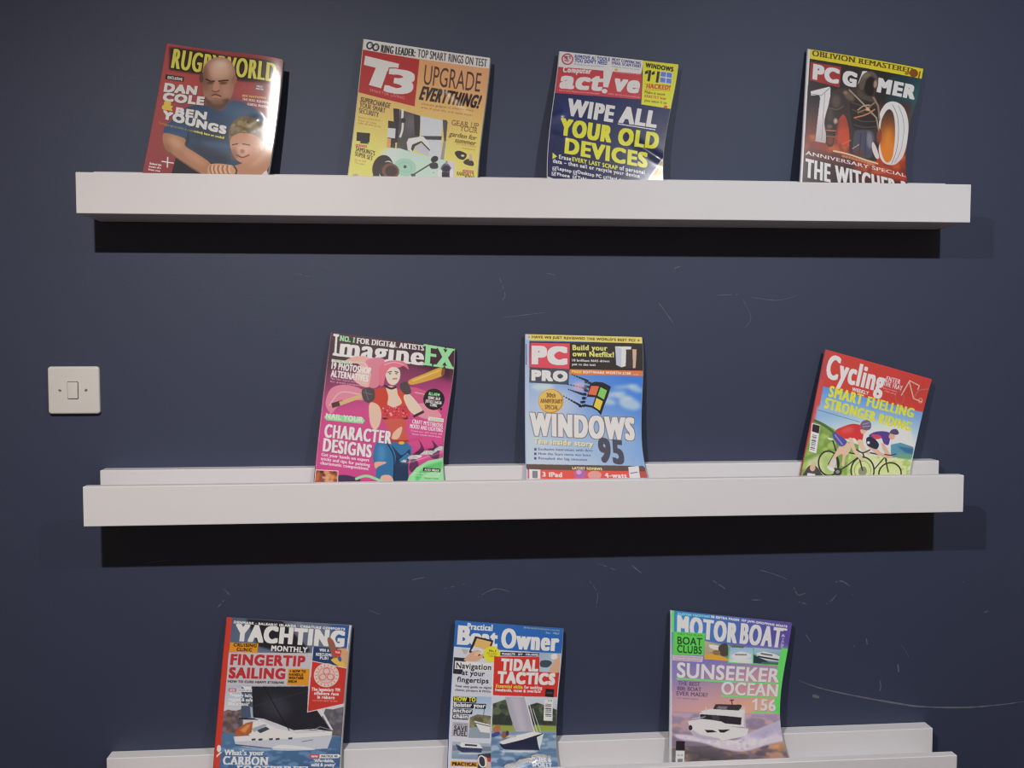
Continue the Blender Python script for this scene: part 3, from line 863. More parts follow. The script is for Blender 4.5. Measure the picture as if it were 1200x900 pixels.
    c.P('e4e6ee',[(26,1143),(118,1147),(115,1230),(25,1226)])
    c.P('3a3a48',[(51,1156),(95,1158),(93,1220),(50,1218)],a=.6)
    c.P('e0e2ec',[(857,1130),(948,1121),(939,1229),(850,1231)])
    c.L('6a70a0',8.1,[(867,1184),(925,1176)])
    c.P('8a4a44',[(940,1163),(1025,1170),(1011,1234),(939,1230)],a=.5)
    c.P('b2c0e6',[(-8,-3),(32,-1),(34,1097),(-4,1097)],a=.75)
    c.P('6a3a48',[(-4,86),(9,86),(10,263),(-2,264)],a=.7)
    c.tail(1222,1225)

def art_cycling(c):
    c.G('4c84cc','ccdcea',(694,237),(700,688),[(-5,-5),(1005,-5),(1005,1214),(-5,1214)])
    c.P('c2403a',[(-15,-10),(1019,-14),(996,348),(5,295)])
    c.E('b03a38',(799,164),(173,-46),(22,91),bl=44.8,a=.5)
    c.P('b0444c',[(0,0),(33,0),(61,1039),(-9,1041)],bl=4.5)
    c.P('c24a44',[(2,247),(37,246),(50,1040),(-4,1041)])
    c.T('Cycling',39,227,585,246,202.4,'e8dfe4',by=.02,b=.15)
    c.T('WEEKLY',305,287,462,295,33.2,'e8dfe4',b=.08)
    c.T('ENTER',589,132,724,132,46.6,'d8ccd8',by=.01,b=.06)
    c.T('THE FRAY',573,179,755,185,46.9,'d8ccd8',by=.01,b=.06)
    c.T('Riding the cobbles',579,206,712,211,13.2,'e0c8c8',b=.04)
    c.T('in the spring',600,230,709,237,13.2,'e0c8c8',b=.04)
    c.L('cbb09c',10.4,[(761,229),(804,74),(902,97),(897,138)])
    c.L('cbb09c',10.4,[(802,83),(880,233),(958,247)])
    c.R('cbb09c',6.0,(948,238),(20,-5),(6,25))
    c.R('9a6a68',7.5,(752,255),(44,-10),(14,60),a=.7)
    c.L('a87a74',7.5,[(880,233),(904,153),(943,126),(992,106)],sm=1,a=.8)
    c.G('8cb0e0','dae4ec',(401,431),(486,682),[(28,462),(912,530),(982,686),(951,723),(469,743),(26,583)],bl=11.9)
    c.P('7c9c4c',[(22,580),(120,598),(219,634),(359,725),(469,743),(524,1027),(-9,1041)],sm=0)
    c.N(['5e8440','9ab85c','b8cc70','6e8f48'],90,29.8,3,[(23,586),(221,644),(380,751),(434,1030),(-2,1041)],a=.6,bl=6.0)
    c.L('44643c',20.9,[(23,583),(107,606),(208,656),(250,693)],sm=1,a=.8)
    c.P('5a90a8',[(766,712),(852,682),(983,711),(993,819),(791,836)],sm=0)
    c.P('3c6c90',[(829,721),(990,727),(991,786),(916,776)],bl=6.0)
    c.P('6a9c80',[(841,784),(988,794),(988,853),(855,855)],bl=6.0)
    c.P('ccd898',[(395,822),(997,844),(1006,1016),(420,1034)],bl=7.5)
    c.N(['a8c068','e0e4b0','8cb058','dfe0c0'],110,26.9,9,[(395,822),(997,844),(1006,1016),(420,1034)],a=.6,bl=6.0)
    c.P('d8d4b8',[(40,914),(132,855),(227,1035),(35,1040)],bl=11.9,a=.7)
    c.E('c8d494',(231,926),(86,-23),(42,102),a=.6)
    c.R('2a2c2c',13.4,(231,926),(92,-24),(44,107))
    c.E('c8d494',(553,974),(103,-20),(34,121),a=.6)
    c.R('2a2c2c',13.4,(553,974),(109,-21),(36,127))
    c.E('c8d494',(813,991),(105,-4),(13,105),a=.6)
    c.R('2a2c2c',13.4,(813,991),(111,-5),(14,111))
    c.R('6a7860',4.5,(553,974),(75,-14),(25,88))
    c.E('5a6058',(554,981),(39,-2),(6,45),a=.6)
    c.L('34363a',11.9,[(219,717),(276,817),(330,983)])
    c.L('34363a',11.9,[(264,807),(395,822),(475,830)])
    c.L('34363a',11.9,[(331,990),(404,937),(491,851)])
    c.L('34363a',11.9,[(230,931),(330,983)])
    c.L('34363a',11.9,[(230,931),(269,831)])
    c.L('34363a',11.9,[(476,816),(519,901),(553,974)])
    c.L('34363a',11.9,[(588,806),(728,825),(759,870)])
    c.L('34363a',11.9,[(738,840),(795,979)])
    c.L('34363a',11.9,[(662,954),(731,841)])
    c.P('e4e0e0',[(175,709),(221,713),(233,728),(184,725)])
    c.E('3a3a3e',(327,994),(39,-1),(5,34))
    c.E('8a8a88',(327,994),(18,-1),(2,15))
    c.P('d8a890',[(543,735),(620,743),(692,797),(788,824),(814,837),(731,841),(632,803)],sm=1)
    c.P('2c3044',[(528,677),(572,657),(616,682),(655,724),(641,768),(577,755),(543,735)],sm=1)
    c.P('52408c',[(544,653),(593,612),(681,594),(738,613),(744,714),(697,707),(664,661),(605,668)],sm=1)
    c.P('c04a60',[(566,640),(644,636),(664,661),(607,677)],sm=1)
    c.P('d8a890',[(674,709),(707,718),(767,791),(808,831),(766,825),(711,780)],sm=1)
    c.E('d8a48c',(759,634),(30,7),(-4,27))
    c.P('54486a',[(729,606),(744,569),(788,558),(818,594),(792,613),(745,607)],sm=1)
    c.L('3a3a44',10.4,[(725,810),(786,814),(832,797)],sm=1)
    c.E('e0e0e4',(554,716),(13,-1),(3,13))
    c.P('e0b49c',[(306,758),(361,732),(402,771),(395,822),(371,867),(377,938),(352,932),(339,841),(288,872),(264,944),(233,938),(265,846)],sm=1)
    c.P('c8c4c4',[(247,931),(260,881),(293,893),(292,963),(249,972)],sm=1)
    c.E('dad6d6',(261,972),(36,17),(-6,12))
    c.P('505098',[(210,677),(246,649),(306,687),(355,732),(324,773),(279,760),(237,720)],sm=1)
    c.L('a8a8d8',10.4,[(236,681),(321,757)],a=.7)
    c.P('c8383a',[(233,646),(288,605),(371,568),(447,569),(484,601),(493,699),(450,712),(415,690),(355,705),(291,689)],sm=1)
    c.E('d8605c',(338,627),(55,-19),(11,24),bl=14.9,a=.7)
    c.P('e2b8a0',[(364,704),(402,697),(445,774),(530,856),(546,882),(512,879),(429,805)],sm=1)
    c.P('e2b8a0',[(450,710),(490,699),(534,766),(588,806),(569,823),(500,784)],sm=1)
    c.P('deb09a',[(458,605),(498,592),(517,613),(496,642),(468,637)],sm=1)
    c.P('6c6080',[(444,592),(453,539),(496,515),(537,534),(548,585),(513,608),(470,603)],sm=1)
    c.L('a098b0',7.5,[(468,559),(524,536)])
    c.L('a098b0',7.5,[(472,581),(537,564)])
    c.L('d03838',9.0,[(450,569),(464,604)])
    c.L('34363a',11.9,[(456,788),(521,812),(582,780)],sm=1)
    c.L('34363a',11.9,[(521,812),(545,855)])
    c.T('SMART FUELLING',103,372,917,421,94.1,'e6d83c',by=.02,b=.1)
    c.T('STRONGER RIDING',87,472,921,559,91.6,'e6d83c',by=.02,b=.1)
    c.L('4a6a9c',4.5,[(39,494),(433,542)])
    c.P('dcdce4',[(8,605),(87,615),(101,850),(32,835)])
    c.P('2a262c',[(17,613),(83,621),(88,685),(22,673)])
    c.L('3a3a44',4.5,[(35,701),(72,707)])
    c.L('3a3a44',7.5,[(35,716),(73,722)])
    c.L('3a3a44',3.0,[(36,731),(73,737)])
    c.L('3a3a44',9.0,[(37,745),(74,751)])
    c.L('3a3a44',4.5,[(37,760),(75,766)])
    c.L('3a3a44',6.0,[(38,774),(76,781)])
    c.L('3a3a44',3.0,[(39,789),(76,795)])
    c.L('3a3a44',7.5,[(40,804),(77,810)])
    c.L('3a3a44',4.5,[(40,818),(78,825)])
    c.P('4a4648',[(34,994),(64,953),(124,957),(178,1009),(190,1040),(28,1044)],sm=1)
    c.E('dca890',(94,971),(25,-1),(4,27))
    c.P('d8d4d4',[(57,1013),(128,1020),(124,1042),(53,1044)])
    c.tail(1040,1011)

def art_yachting(c):
    c.G('8b95aa','7c889e',(402,27),(454,607),[(-5,-5),(1005,-5),(1005,1379),(-5,1379)])
    c.G('4c5a74','5f6b84',(51,7),(271,180),[(21,-6),(1003,-5),(1002,186),(713,246),(42,277)])
    c.P('1c1c26',[(155,3),(516,0),(637,42),(727,201),(656,252),(482,260),(274,216)],bl=8.7)
    c.P('7c86a0',[(443,1),(589,1),(768,198),(714,249)],bl=7.2,a=.7)
    c.P('2b5290',[(824,-3),(1008,-4),(1003,201),(921,190)],bl=17.4)
    c.T('DENMARK · BALEARIC ISLANDS · CREATURE COMFORTS',58,45,957,46,20.5,'dcdde6',b=.12)
    c.T('YACHTING',78,184,961,188,140.3,'e8e5ea',by=.05,b=.14)
    c.T('MONTHLY',376,246,668,248,45.3,'e8e5ea',b=.1)
    c.P('b9b6bd',[(40,274),(711,249),(707,516),(36,531)])
    c.P('d18c26',[(44,196),(271,193),(268,269),(43,271)])
    c.T('CRUISING',73,227,259,225,28.4,'2a2018',b=.1)
    c.T('CLINIC',102,260,226,260,28.4,'2a2018',b=.1)
    c.T('FINGERTIP',61,372,659,361,89.3,'b02c34',by=.05,b=.1)
    c.T('SAILING',58,477,509,469,88.7,'b02c34',by=.05,b=.1)
    c.T('HOW TO CURE HEAVY STEERING',54,510,503,506,20.0,'3c4248',b=.1)
    c.P('d18c26',[(530,384),(699,380),(701,514),(529,514)])
    c.T('+ HOW TO',539,413,669,411,22.0,'3a2814',b=.1)
    c.T('HANDLE',538,440,651,440,22.0,'3a2814',b=.1)
    c.T('WEATHER',538,468,658,467,22.0,'3a2814',b=.1)
    c.T('HELM',537,496,604,497,21.9,'3a2814',b=.1)
    c.G('a9b4ca','c4c4cc',(89,543),(108,754),[(30,531),(700,519),(994,642),(1014,928),(37,923)])
    c.P('6b5a58',[(32,741),(76,720),(134,733),(190,711),(207,912),(36,911)],sm=0)
    c.N(['8a6a60','5a4a50','7a7080','4e4650'],60,20.2,4,[(29,734),(198,718),(214,912),(33,911)],a=.8,bl=4.3)
    c.P('5d5c66',[(817,808),(853,704),(911,710),(997,687),(1007,935),(854,919)],sm=0)
    c.N(['4e4e58','74707c','6a5a58'],60,20.2,6,[(827,749),(997,687),(1007,935),(847,919)],a=.7,bl=4.3)
    c.P('44546c',[(186,789),(168,536),(249,537),(279,779)],sm=0)
    c.P('d8d8dc',[(168,536),(249,537),(249,568),(205,563)])
    c.P('9aa4b4',[(249,696),(274,693),(279,782),(264,779)])
    c.P('20222c',[(249,534),(700,522),(709,727),(781,712),(853,808),(909,882),(620,882),(472,824),(368,788),(281,779)],sm=0)
    c.E('3c3e4c',(461,694),(112,39),(-23,82),bl=36.2,a=.7)
    c.L('12121a',5.8,[(347,531),(577,882)])
    c.L('383a46',5.8,[(263,696),(703,558)],a=.7)
    c.L('dcdfe6',10.1,[(809,707),(918,879)])
    c.P('c8ccd6',[(795,704),(824,707),(927,882),(909,885)],a=.6)
    c.G('4d7198','3c5c84',(479,918),(498,1177),[(-8,901),(1007,935),(1005,1205),(-14,1179)])
    c.N(['6a8fb2','3a587c','7fa0c0','486a90'],150,15.9,8,[(-6,915),(1008,950),(1005,1205),(-14,1179)],a=.5,asp=2.4,bl=4.3)
    c.P('b9bdc9',[(137,930),(265,921),(507,913),(708,897),(921,891),(919,942),(891,1034),(718,1036),(487,1023),(258,1016),(159,993)],sm=0)
    c.P('d8d9de',[(151,929),(507,913),(918,891),(918,921),(525,951),(152,968)])
    c.L('3a4a68',8.7,[(159,993),(488,1029),(718,1041)])
    c.P('d6d5d8',[(257,917),(258,839),(326,798),(393,824),(475,867),(577,885),(651,914),(509,932),(337,938)],sm=0)
    c.P('a35c34',[(140,912),(174,860),(228,824),(281,810),(280,895),(250,918),(165,926)],sm=0)
    c.P('d08a58',[(184,881),(243,833),(265,839),(227,902)],bl=5.8)
    c.P('2a2e38',[(167,782),(289,784),(326,798),(168,796)])
    c.P('3c424e',[(319,881),(388,850),(421,870),(349,903)])
    c.P('cc3f34',[(166,867),(183,873),(180,902),(163,898)])
    c.P('8a94a8',[(277,867),(372,831),(401,838),(298,895)],a=.8)
    c.P('2a3140',[(284,947),(315,944),(315,958),(285,961)])
    c.P('2a3140',[(338,947),(369,944),(369,959),(339,961)])
    c.P('2a3140',[(421,945),(452,942),(452,956),(422,959)])
    c.P('2a3140',[(474,944),(505,941),(505,955),(475,958)])
    c.P('2a3140',[(574,940),(606,937),(605,952),(575,954)])
    c.L('5a6a88',5.8,[(685,973),(770,959)])
    c.P('d8dce4',[(458,1014),(528,997),(658,1008),(775,1030),(762,1044),(488,1040)],sm=1,a=.8)
    c.E('a9c0d4',(345,1031),(157,2),(1,11),bl=5.8,a=.7)
    c.L('7a7c88',7.2,[(764,882),(820,853),(916,882)])
    c.L('e0e0e4',5.8,[(620,882),(778,873),(910,897)])
    c.T('‘Properly built,',75,618,262,621,28.3,'e4e4ea',b=.08)
    c.T('rugged & safe',73,652,265,655,28.3,'e4e4ea',b=.08)
    c.T('like a tank’',70,686,242,689,28.2,'e4e4ea',b=.08)
    c.P('c0565a',[(67,555),(127,555),(128,579),(66,579)])
    c.T('NEW',77,575,120,575,15.5,'eadfe2',b=.08)
    c.P('d2d0d6',[(133,555),(254,555),(254,579),(134,579)])
    c.T('SWAN 47.2',140,575,247,575,15.6,'5a5a60',b=.06)
    c.P('223a66',[(713,195),(885,198),(991,202),(990,362),(705,313)])
    c.T('WIN A',765,233,844,235,25.4,'d8dae4',b=.1)
    c.T('RESCUEME',739,269,869,270,25.4,'d8dae4',b=.1)
    c.T('PLB1',773,297,841,298,25.4,'d8dae4',b=.1)
    c.P('c49a78',[(878,253),(915,203),(1001,217),(1004,361),(926,341),(887,305)],sm=1)
    c.P('8a5a48',[(821,136),(846,116),(886,170),(920,296),(886,298)],sm=1)
    c.P('c03a38',[(879,208),(942,214),(938,268),(879,262)],sm=0)
    c.T('SOS',892,240,933,244,16.6,'e8d0d0',b=.08)
    c.P('d8b24a',[(864,299),(929,281),(982,339),(942,353)],sm=1)
    c.E('4a5a8a',(934,288),(13,-6),(10,22))
    c.P('bc3530',[(708,312),(995,363),(992,664),(710,732)])
    c.L('dccfd2',5.8,[(705,312),(995,363)])
    c.L('dccfd2',5.8,[(710,732),(995,664)])
    c.L('dccfd2',5.8,[(712,195),(710,732)])
    c.E('ddbdb6',(838,427),(101,-3),(8,99))
    c.E('c8827c',(838,427),(70,-2),(6,69))
    c.E('dcb4ae',(838,427),(64,-2),(5,63))
    c.R('b8605c',5.8,(836,393),(29,-1),(2,28))
    c.R('b8605c',5.8,(810,443),(29,-1),(2,28))
    c.R('b8605c',5.8,(872,441),(29,-1),(2,28))
    c.L('b86a64',5.8,[(917,425),(929,424)])
    c.L('b86a64',5.8,[(914,452),(926,455)])
    c.L('b86a64',5.8,[(903,476),(912,483)])
    c.L('b86a64',5.8,[(883,494),(890,504)])
    c.L('b86a64',5.8,[(858,504),(861,515)])
    c.L('b86a64',5.8,[(831,504),(830,516)])
    c.L('b86a64',5.8,[(804,496),(799,506)])
    c.L('b86a64',5.8,[(782,479),(774,487)])
    c.L('b86a64',5.8,[(767,456),(756,461)])
    c.L('b86a64',5.8,[(760,430),(748,431)])
    c.L('b86a64',5.8,[(762,404),(751,400)])
    c.L('b86a64',5.8,[(774,380),(764,373)])
    c.L('b86a64',5.8,[(793,362),(787,352)])
    c.L('b86a64',5.8,[(818,352),(815,340)])
    c.L('b86a64',5.8,[(846,350),(847,339)])
    c.L('b86a64',5.8,[(872,359),(877,348)])
    c.L('b86a64',5.8,[(895,375),(903,367)])
    c.L('b86a64',5.8,[(910,398),(921,394)])
    c.T('The legendary YM',728,557,957,561,28.3,'ecdcdc',b=.09)
    c.T('offshore race',751,589,949,594,28.4,'ecdcdc',b=.09)
    c.T('is reborn',779,620,919,625,28.3,'ecdcdc',b=.09)
    c.T('FULL STORY INSIDE THIS ISSUE',746,643,943,648,11.9,'e0b8b4',b=.05)
    c.T('What’s your',75,1074,391,1079,43.8,'e6e6ea',by=.0,sf=.05,b=.08)
    c.T('CARBON',69,1146,425,1157,65.0,'e6e6ea',by=.01,sf=.1,b=.11)
    c.T('FOOTPRINT?',187,1216,747,1238,63.2,'e6e6ea',by=.01,sf=.1,b=.11)
    c.P('c0404a',[(757,1076),(830,1079),(829,1112),(754,1109)])
    c.T('NEW',768,1103,820,1106,17.7,'eadfe2',b=.08)
    c.P('d8d8de',[(832,1079),(983,1083),(1002,1096),(982,1115),(831,1112)])
    c.T('MATRIX 40',845,1105,975,1109,17.9,'4a4a54',b=.08)
    c.T('‘Affordable,',788,1142,950,1148,28.2,'e6e6ea',b=.08)
    c.T('solid & pretty’',770,1177,963,1185,28.2,'e6e6ea',b=.08)
    c.P('bf3a2c',[(-5,-4),(40,2),(46,1180),(-14,1179)])
    c.P('d8d4d4',[(62,1048),(17,1092),(16,1075),(41,1051)])
    c.E('d8d4d4',(31,1023),(17,0),(2,28))
    c.P('d0cdd4',[(988,-2),(1006,0),(992,217),(984,218)])
    c.tail(1195,1227)

def art_boat_owner(c):
    c.P('c3c6d2',[(-5,-5),(1005,-5),(1005,1448),(-5,1448)])
    c.P('2a62ae',[(-10,-12),(1008,-9),(995,241),(-12,234)])
    c.P('2a62ae',[(-10,-12),(10,-1),(-2,233),(-18,234)])
    c.T('Practical',111,73,343,72,59.8,'e8e8f0',by=.03,b=.1)
    c.T('B',26,213,148,214,174.2,'e8e8f0',by=.04,b=.16)
    c.T('o',142,214,249,214,166.3,'e8e8f0',by=.04,b=.16)
    c.T('at',249,214,398,220,168.0,'e8e8f0',by=.04,b=.14)
    c.T('Owner',428,218,967,222,182.8,'e8e8f0',by=.02,b=.12)
    c.T('BRITAIN’S BIGGEST-SELLING BOATING MAGAZINE',632,25,965,30,13.2,'d8d880',b=.05)
    c.T('Est. 1967',839,59,964,62,16.6,'dfe4f0',b=.05)
    c.P('dfe0e6',[(365,292),(389,294),(391,652),(375,647)])
    c.P('262830',[(8,326),(124,329),(114,370),(85,474),(7,471)],sm=0)
    c.P('23242c',[(188,128),(358,155),(316,329),(140,275)])
    c.P('d6a868',[(205,146),(340,169),(313,250),(181,218)])
    c.P('c4ccd2',[(181,218),(313,250),(294,302),(158,262)])
    c.P('c9a088',[(101,343),(153,282),(216,252),(253,266),(220,306),(283,277),(278,303),(223,350),(126,354)],sm=1)
    c.P('d8b09a',[(194,280),(252,257),(235,286),(207,306)],sm=1)
    c.P('a8aab4',[(70,248),(135,252),(122,292),(97,293)])
    c.E('e3cf34',(351,281),(78,-4),(6,74))
    c.T('No.1',323,259,387,260,20.6,'6a6020',b=.07)
    c.T('FOR DIGITAL',306,282,400,284,17.4,'6a6020',b=.06)
    c.T('CHARTS',317,304,392,306,17.4,'6a6020',b=.06)
    c.P('dcdee6',[(19,359),(360,362),(356,429),(21,430)])
    c.T('Navigation',33,422,355,424,53.2,'22222a',b=.06)
    c.T('at your',89,479,299,482,48.4,'22222a',b=.06)
    c.T('fingertips',49,542,340,544,48.4,'22222a',b=.06)
    c.T('Your easy guide to digital',33,587,374,592,20.3,'4a4a54',b=.06)
    c.T('charts, plotters & MFDs',36,620,367,625,20.3,'4a4a54',b=.06)
    c.P('1e2030',[(430,253),(792,246),(791,279),(429,288)])
    c.T('PROJECTS · DIY · CRUISING',442,281,784,273,19.4,'d4d6e0',b=.1)
    c.P('c4332f',[(375,298),(794,282),(803,420),(991,421),(992,655),(388,647)])
    c.T('TIDAL',442,422,790,420,113.0,'e8e4ea',by=.06,b=.14)
    c.T('TACTICS',419,538,959,541,113.5,'e8e4ea',by=.06,b=.14)
    c.T('Essential skills',411,576,661,582,32.0,'e8c848',b=.09)
    c.T('for tackling',674,581,844,584,31.0,'e8e0e4',b=.08)
    c.T('headlands, races & overfalls',408,611,833,617,29.0,'e8e0e4',b=.08)
    c.G('8fa8bc','b8c4cc',(801,239),(980,412),[(794,239),(1001,240),(994,420),(805,420)])
    c.P('3c4a58',[(808,321),(872,309),(914,332),(878,375),(812,370)],sm=1)
    c.P('cba184',[(951,267),(979,253),(988,412),(898,416),(927,331)],sm=1)
    c.P('dcd8d4',[(901,258),(949,247),(959,288),(911,299)],sm=1)
    c.P('1c1c20',[(878,577),(958,581),(957,657),(877,651)])
    c.T('FUTURE',890,621,946,624,13.2,'8a8a90',b=.05)
    c.G('9cb2cc','bcc8d6',(262,678),(273,866),[(29,665),(376,663),(380,1036),(181,1031),(189,836),(48,898)])
    c.P('a9aab4',[(28,892),(179,901),(178,1025),(24,1018)])
    c.P('6f6c52',[(186,851),(254,822),(382,834),(380,928),(187,948)],sm=0)
    c.N(['86805c','56543e','9a9068'],40,16.3,3,[(186,843),(382,834),(382,928),(190,941)],a=.8,bl=3.3)
    c.P('8a98a6',[(187,941),(380,921),(380,1036),(181,1031)])
    c.P('e0e0e2',[(227,879),(376,913),(376,988),(290,979),(259,929)],sm=0)
    c.L('5a5a60',6.5,[(307,897),(317,771)])
    c.L('3a3a40',6.5,[(238,898),(377,928)])
    c.P('16161c',[(24,671),(239,672),(238,719),(24,717)])
    c.T('HOW TO',32,711,231,713,40.3,'e6d838',b=.1)
    c.P('1a2234',[(24,723),(331,727),(328,773),(23,771)])
    c.T('Bolster your',31,762,324,763,40.4,'e8e8ee',b=.09)
    c.P('1a2234',[(24,776),(209,782),(206,824),(23,820)])
    c.T('anchor',30,811,203,815,40.2,'e8e8ee',b=.09)
    c.P('1a2234',[(25,825),(172,833),(170,873),(24,868)])
    c.T('chain',31,859,166,864,40.1,'e8e8ee',b=.09)
    c.T('10 WAYS TO',43,923,164,927,18.5,'3a3a46',b=.05)
    c.T('SAVE',45,969,167,975,44.7,'34343e',b=.05)
    c.T('FUEL',42,1012,166,1019,44.7,'34343e',b=.05)
    c.G('a0aebe','7c8ea4',(198,1069),(201,1208),[(33,1064),(394,1083),(381,1231),(32,1214)])
    c.P('4a5866',[(37,1098),(394,1110),(391,1149),(36,1144)],a=.5)
    c.P('2b3a58',[(66,1086),(119,1114),(313,1126),(301,1166),(136,1164),(87,1137)],sm=0)
    c.P('dcdee2',[(117,1071),(280,1082),(317,1126),(119,1114),(102,1096)],sm=0)
    c.P('3a424e',[(150,1084),(264,1093),(261,1108),(151,1102)])
    c.E('c8d4dc',(201,1169),(113,2),(0,9),bl=4.9,a=.8)
    c.P('38363a',[(273,1178),(391,1168),(384,1306),(266,1303)])
    c.P('c0a898',[(330,1195),(387,1228),(383,1306),(337,1305)],sm=0)
    c.R('d8d8da',11.4,(310,1242),(37,-9),(14,55))
    c.P('a83a38',[(355,1211),(391,1209),(387,1247),(361,1246)])
    c.P('d4932c',[(29,1235),(278,1247),(269,1291),(24,1278)])
    c.T('PRACTICAL',39,1274,262,1284,30.8,'2c2014',by=.06,b=.12)
    c.G('c2c8d4','9aa4b0',(672,669),(685,895),[(388,653),(999,661),(1001,943),(393,928)])
    c.N(['323d33','44503e','2a332e','56614c'],150,32.6,5,[(393,723),(508,681),(563,768),(588,936),(397,932)],a=.95,bl=3.3)
    c.N(['323d33','44503e','2a332e','56614c'],150,29.4,6,[(726,733),(807,707),(909,738),(1004,777),(1001,947),(761,940)],a=.95,bl=3.3)
    c.P('2e3831',[(398,818),(583,832),(588,936),(396,928)],a=.7)
    c.P('2e3831',[(757,830),(1002,844),(1001,943),(769,940)],a=.7)
    c.P('8c9c48',[(396,913),(603,920),(622,976),(395,976)],bl=4.9)
    c.P('8c9c48',[(785,914),(1004,927),(1002,980),(787,976)],bl=4.9)
    c.G('7c94ae','54749a',(688,976),(679,1299),[(391,968),(1005,977),(1003,1333),(389,1314)])
    c.N(['a8bccc','5a7898','c8d4de','46688e'],150,21.2,7,[(392,991),(1005,993),(1003,1333),(389,1314)],a=.5,asp=2.2,bl=4.9)
    c.P('a7a3b2',[(503,657),(691,659),(747,797),(797,980),(613,966),(549,800)],sm=0)
    c.P('bab6c2',[(556,659),(638,658),(721,976),(654,970)],bl=13.1,a=.7)
    c.L('e2e2e6',8.2,[(691,659),(800,993)])
    c.L('d8d8dc',6.5,[(723,684),(820,976)])
    c.L('cfd0d6',4.9,[(771,764),(853,976)])
    c.P('e0dfe2',[(469,1068),(623,1011),(787,976),(863,993),(837,1029),(639,1060),(500,1094)],sm=0)
    c.P('1e2740',[(469,1087),(508,1090),(688,1049),(873,993),(883,1003),(837,1153),(655,1150),(512,1135),(484,1111)],sm=0)
    c.P('c4d4e4',[(817,1029),(883,996),(841,1150),(826,1091)])
    c.E('dfe4ea',(655,1156),(179,3),(-1,11),bl=6.5,a=.8)
    c.P('a86a50',[(407,947),(458,912),(476,960),(433,992)],sm=1)
    c.P('3a4a8a',[(393,999),(457,976),(468,1000),(410,1026)],sm=1)
    c.E('8a5a4a',(511,1005),(26,0),(0,35),bl=4.9)
    c.E('4a3a3a',(540,992),(15,0),(1,26))
    c.E('c8b0a0',(573,1018),(33,0),(0,13),bl=3.3)
    c.P('a8b4cc',[(557,1016),(623,1011),(623,1027),(557,1030)])
    c.P('d7d8de',[(875,677),(955,682),(963,881),(877,875)])
    c.L('44444e',4.9,[(888,721),(941,724)])
    c.L('44444e',8.2,[(889,735),(942,738)])
    c.L('44444e',3.3,[(890,749),(943,752)])
    c.L('44444e',9.8,[(891,763),(944,766)])
    c.L('44444e',4.9,[(891,777),(945,780)])
    c.L('44444e',6.5,[(892,791),(945,794)])
    c.L('44444e',3.3,[(893,805),(946,808)])
    c.L('44444e',8.2,[(894,819),(947,822)])
    c.L('44444e',4.9,[(895,833),(948,836)])
    c.T('£5.99',906,696,946,699,14.8,'3a3a44',b=.05)
    c.T('60 PAGES OF',818,1218,942,1227,21.3,'e0c858',b=.08)
    c.T('SLEEK &',786,1256,941,1270,42.5,'e6e6ee',b=.09)
    c.T('SPORTY',762,1301,944,1316,44.1,'e6e6ee',b=.09)
    c.tail(1320,1349)

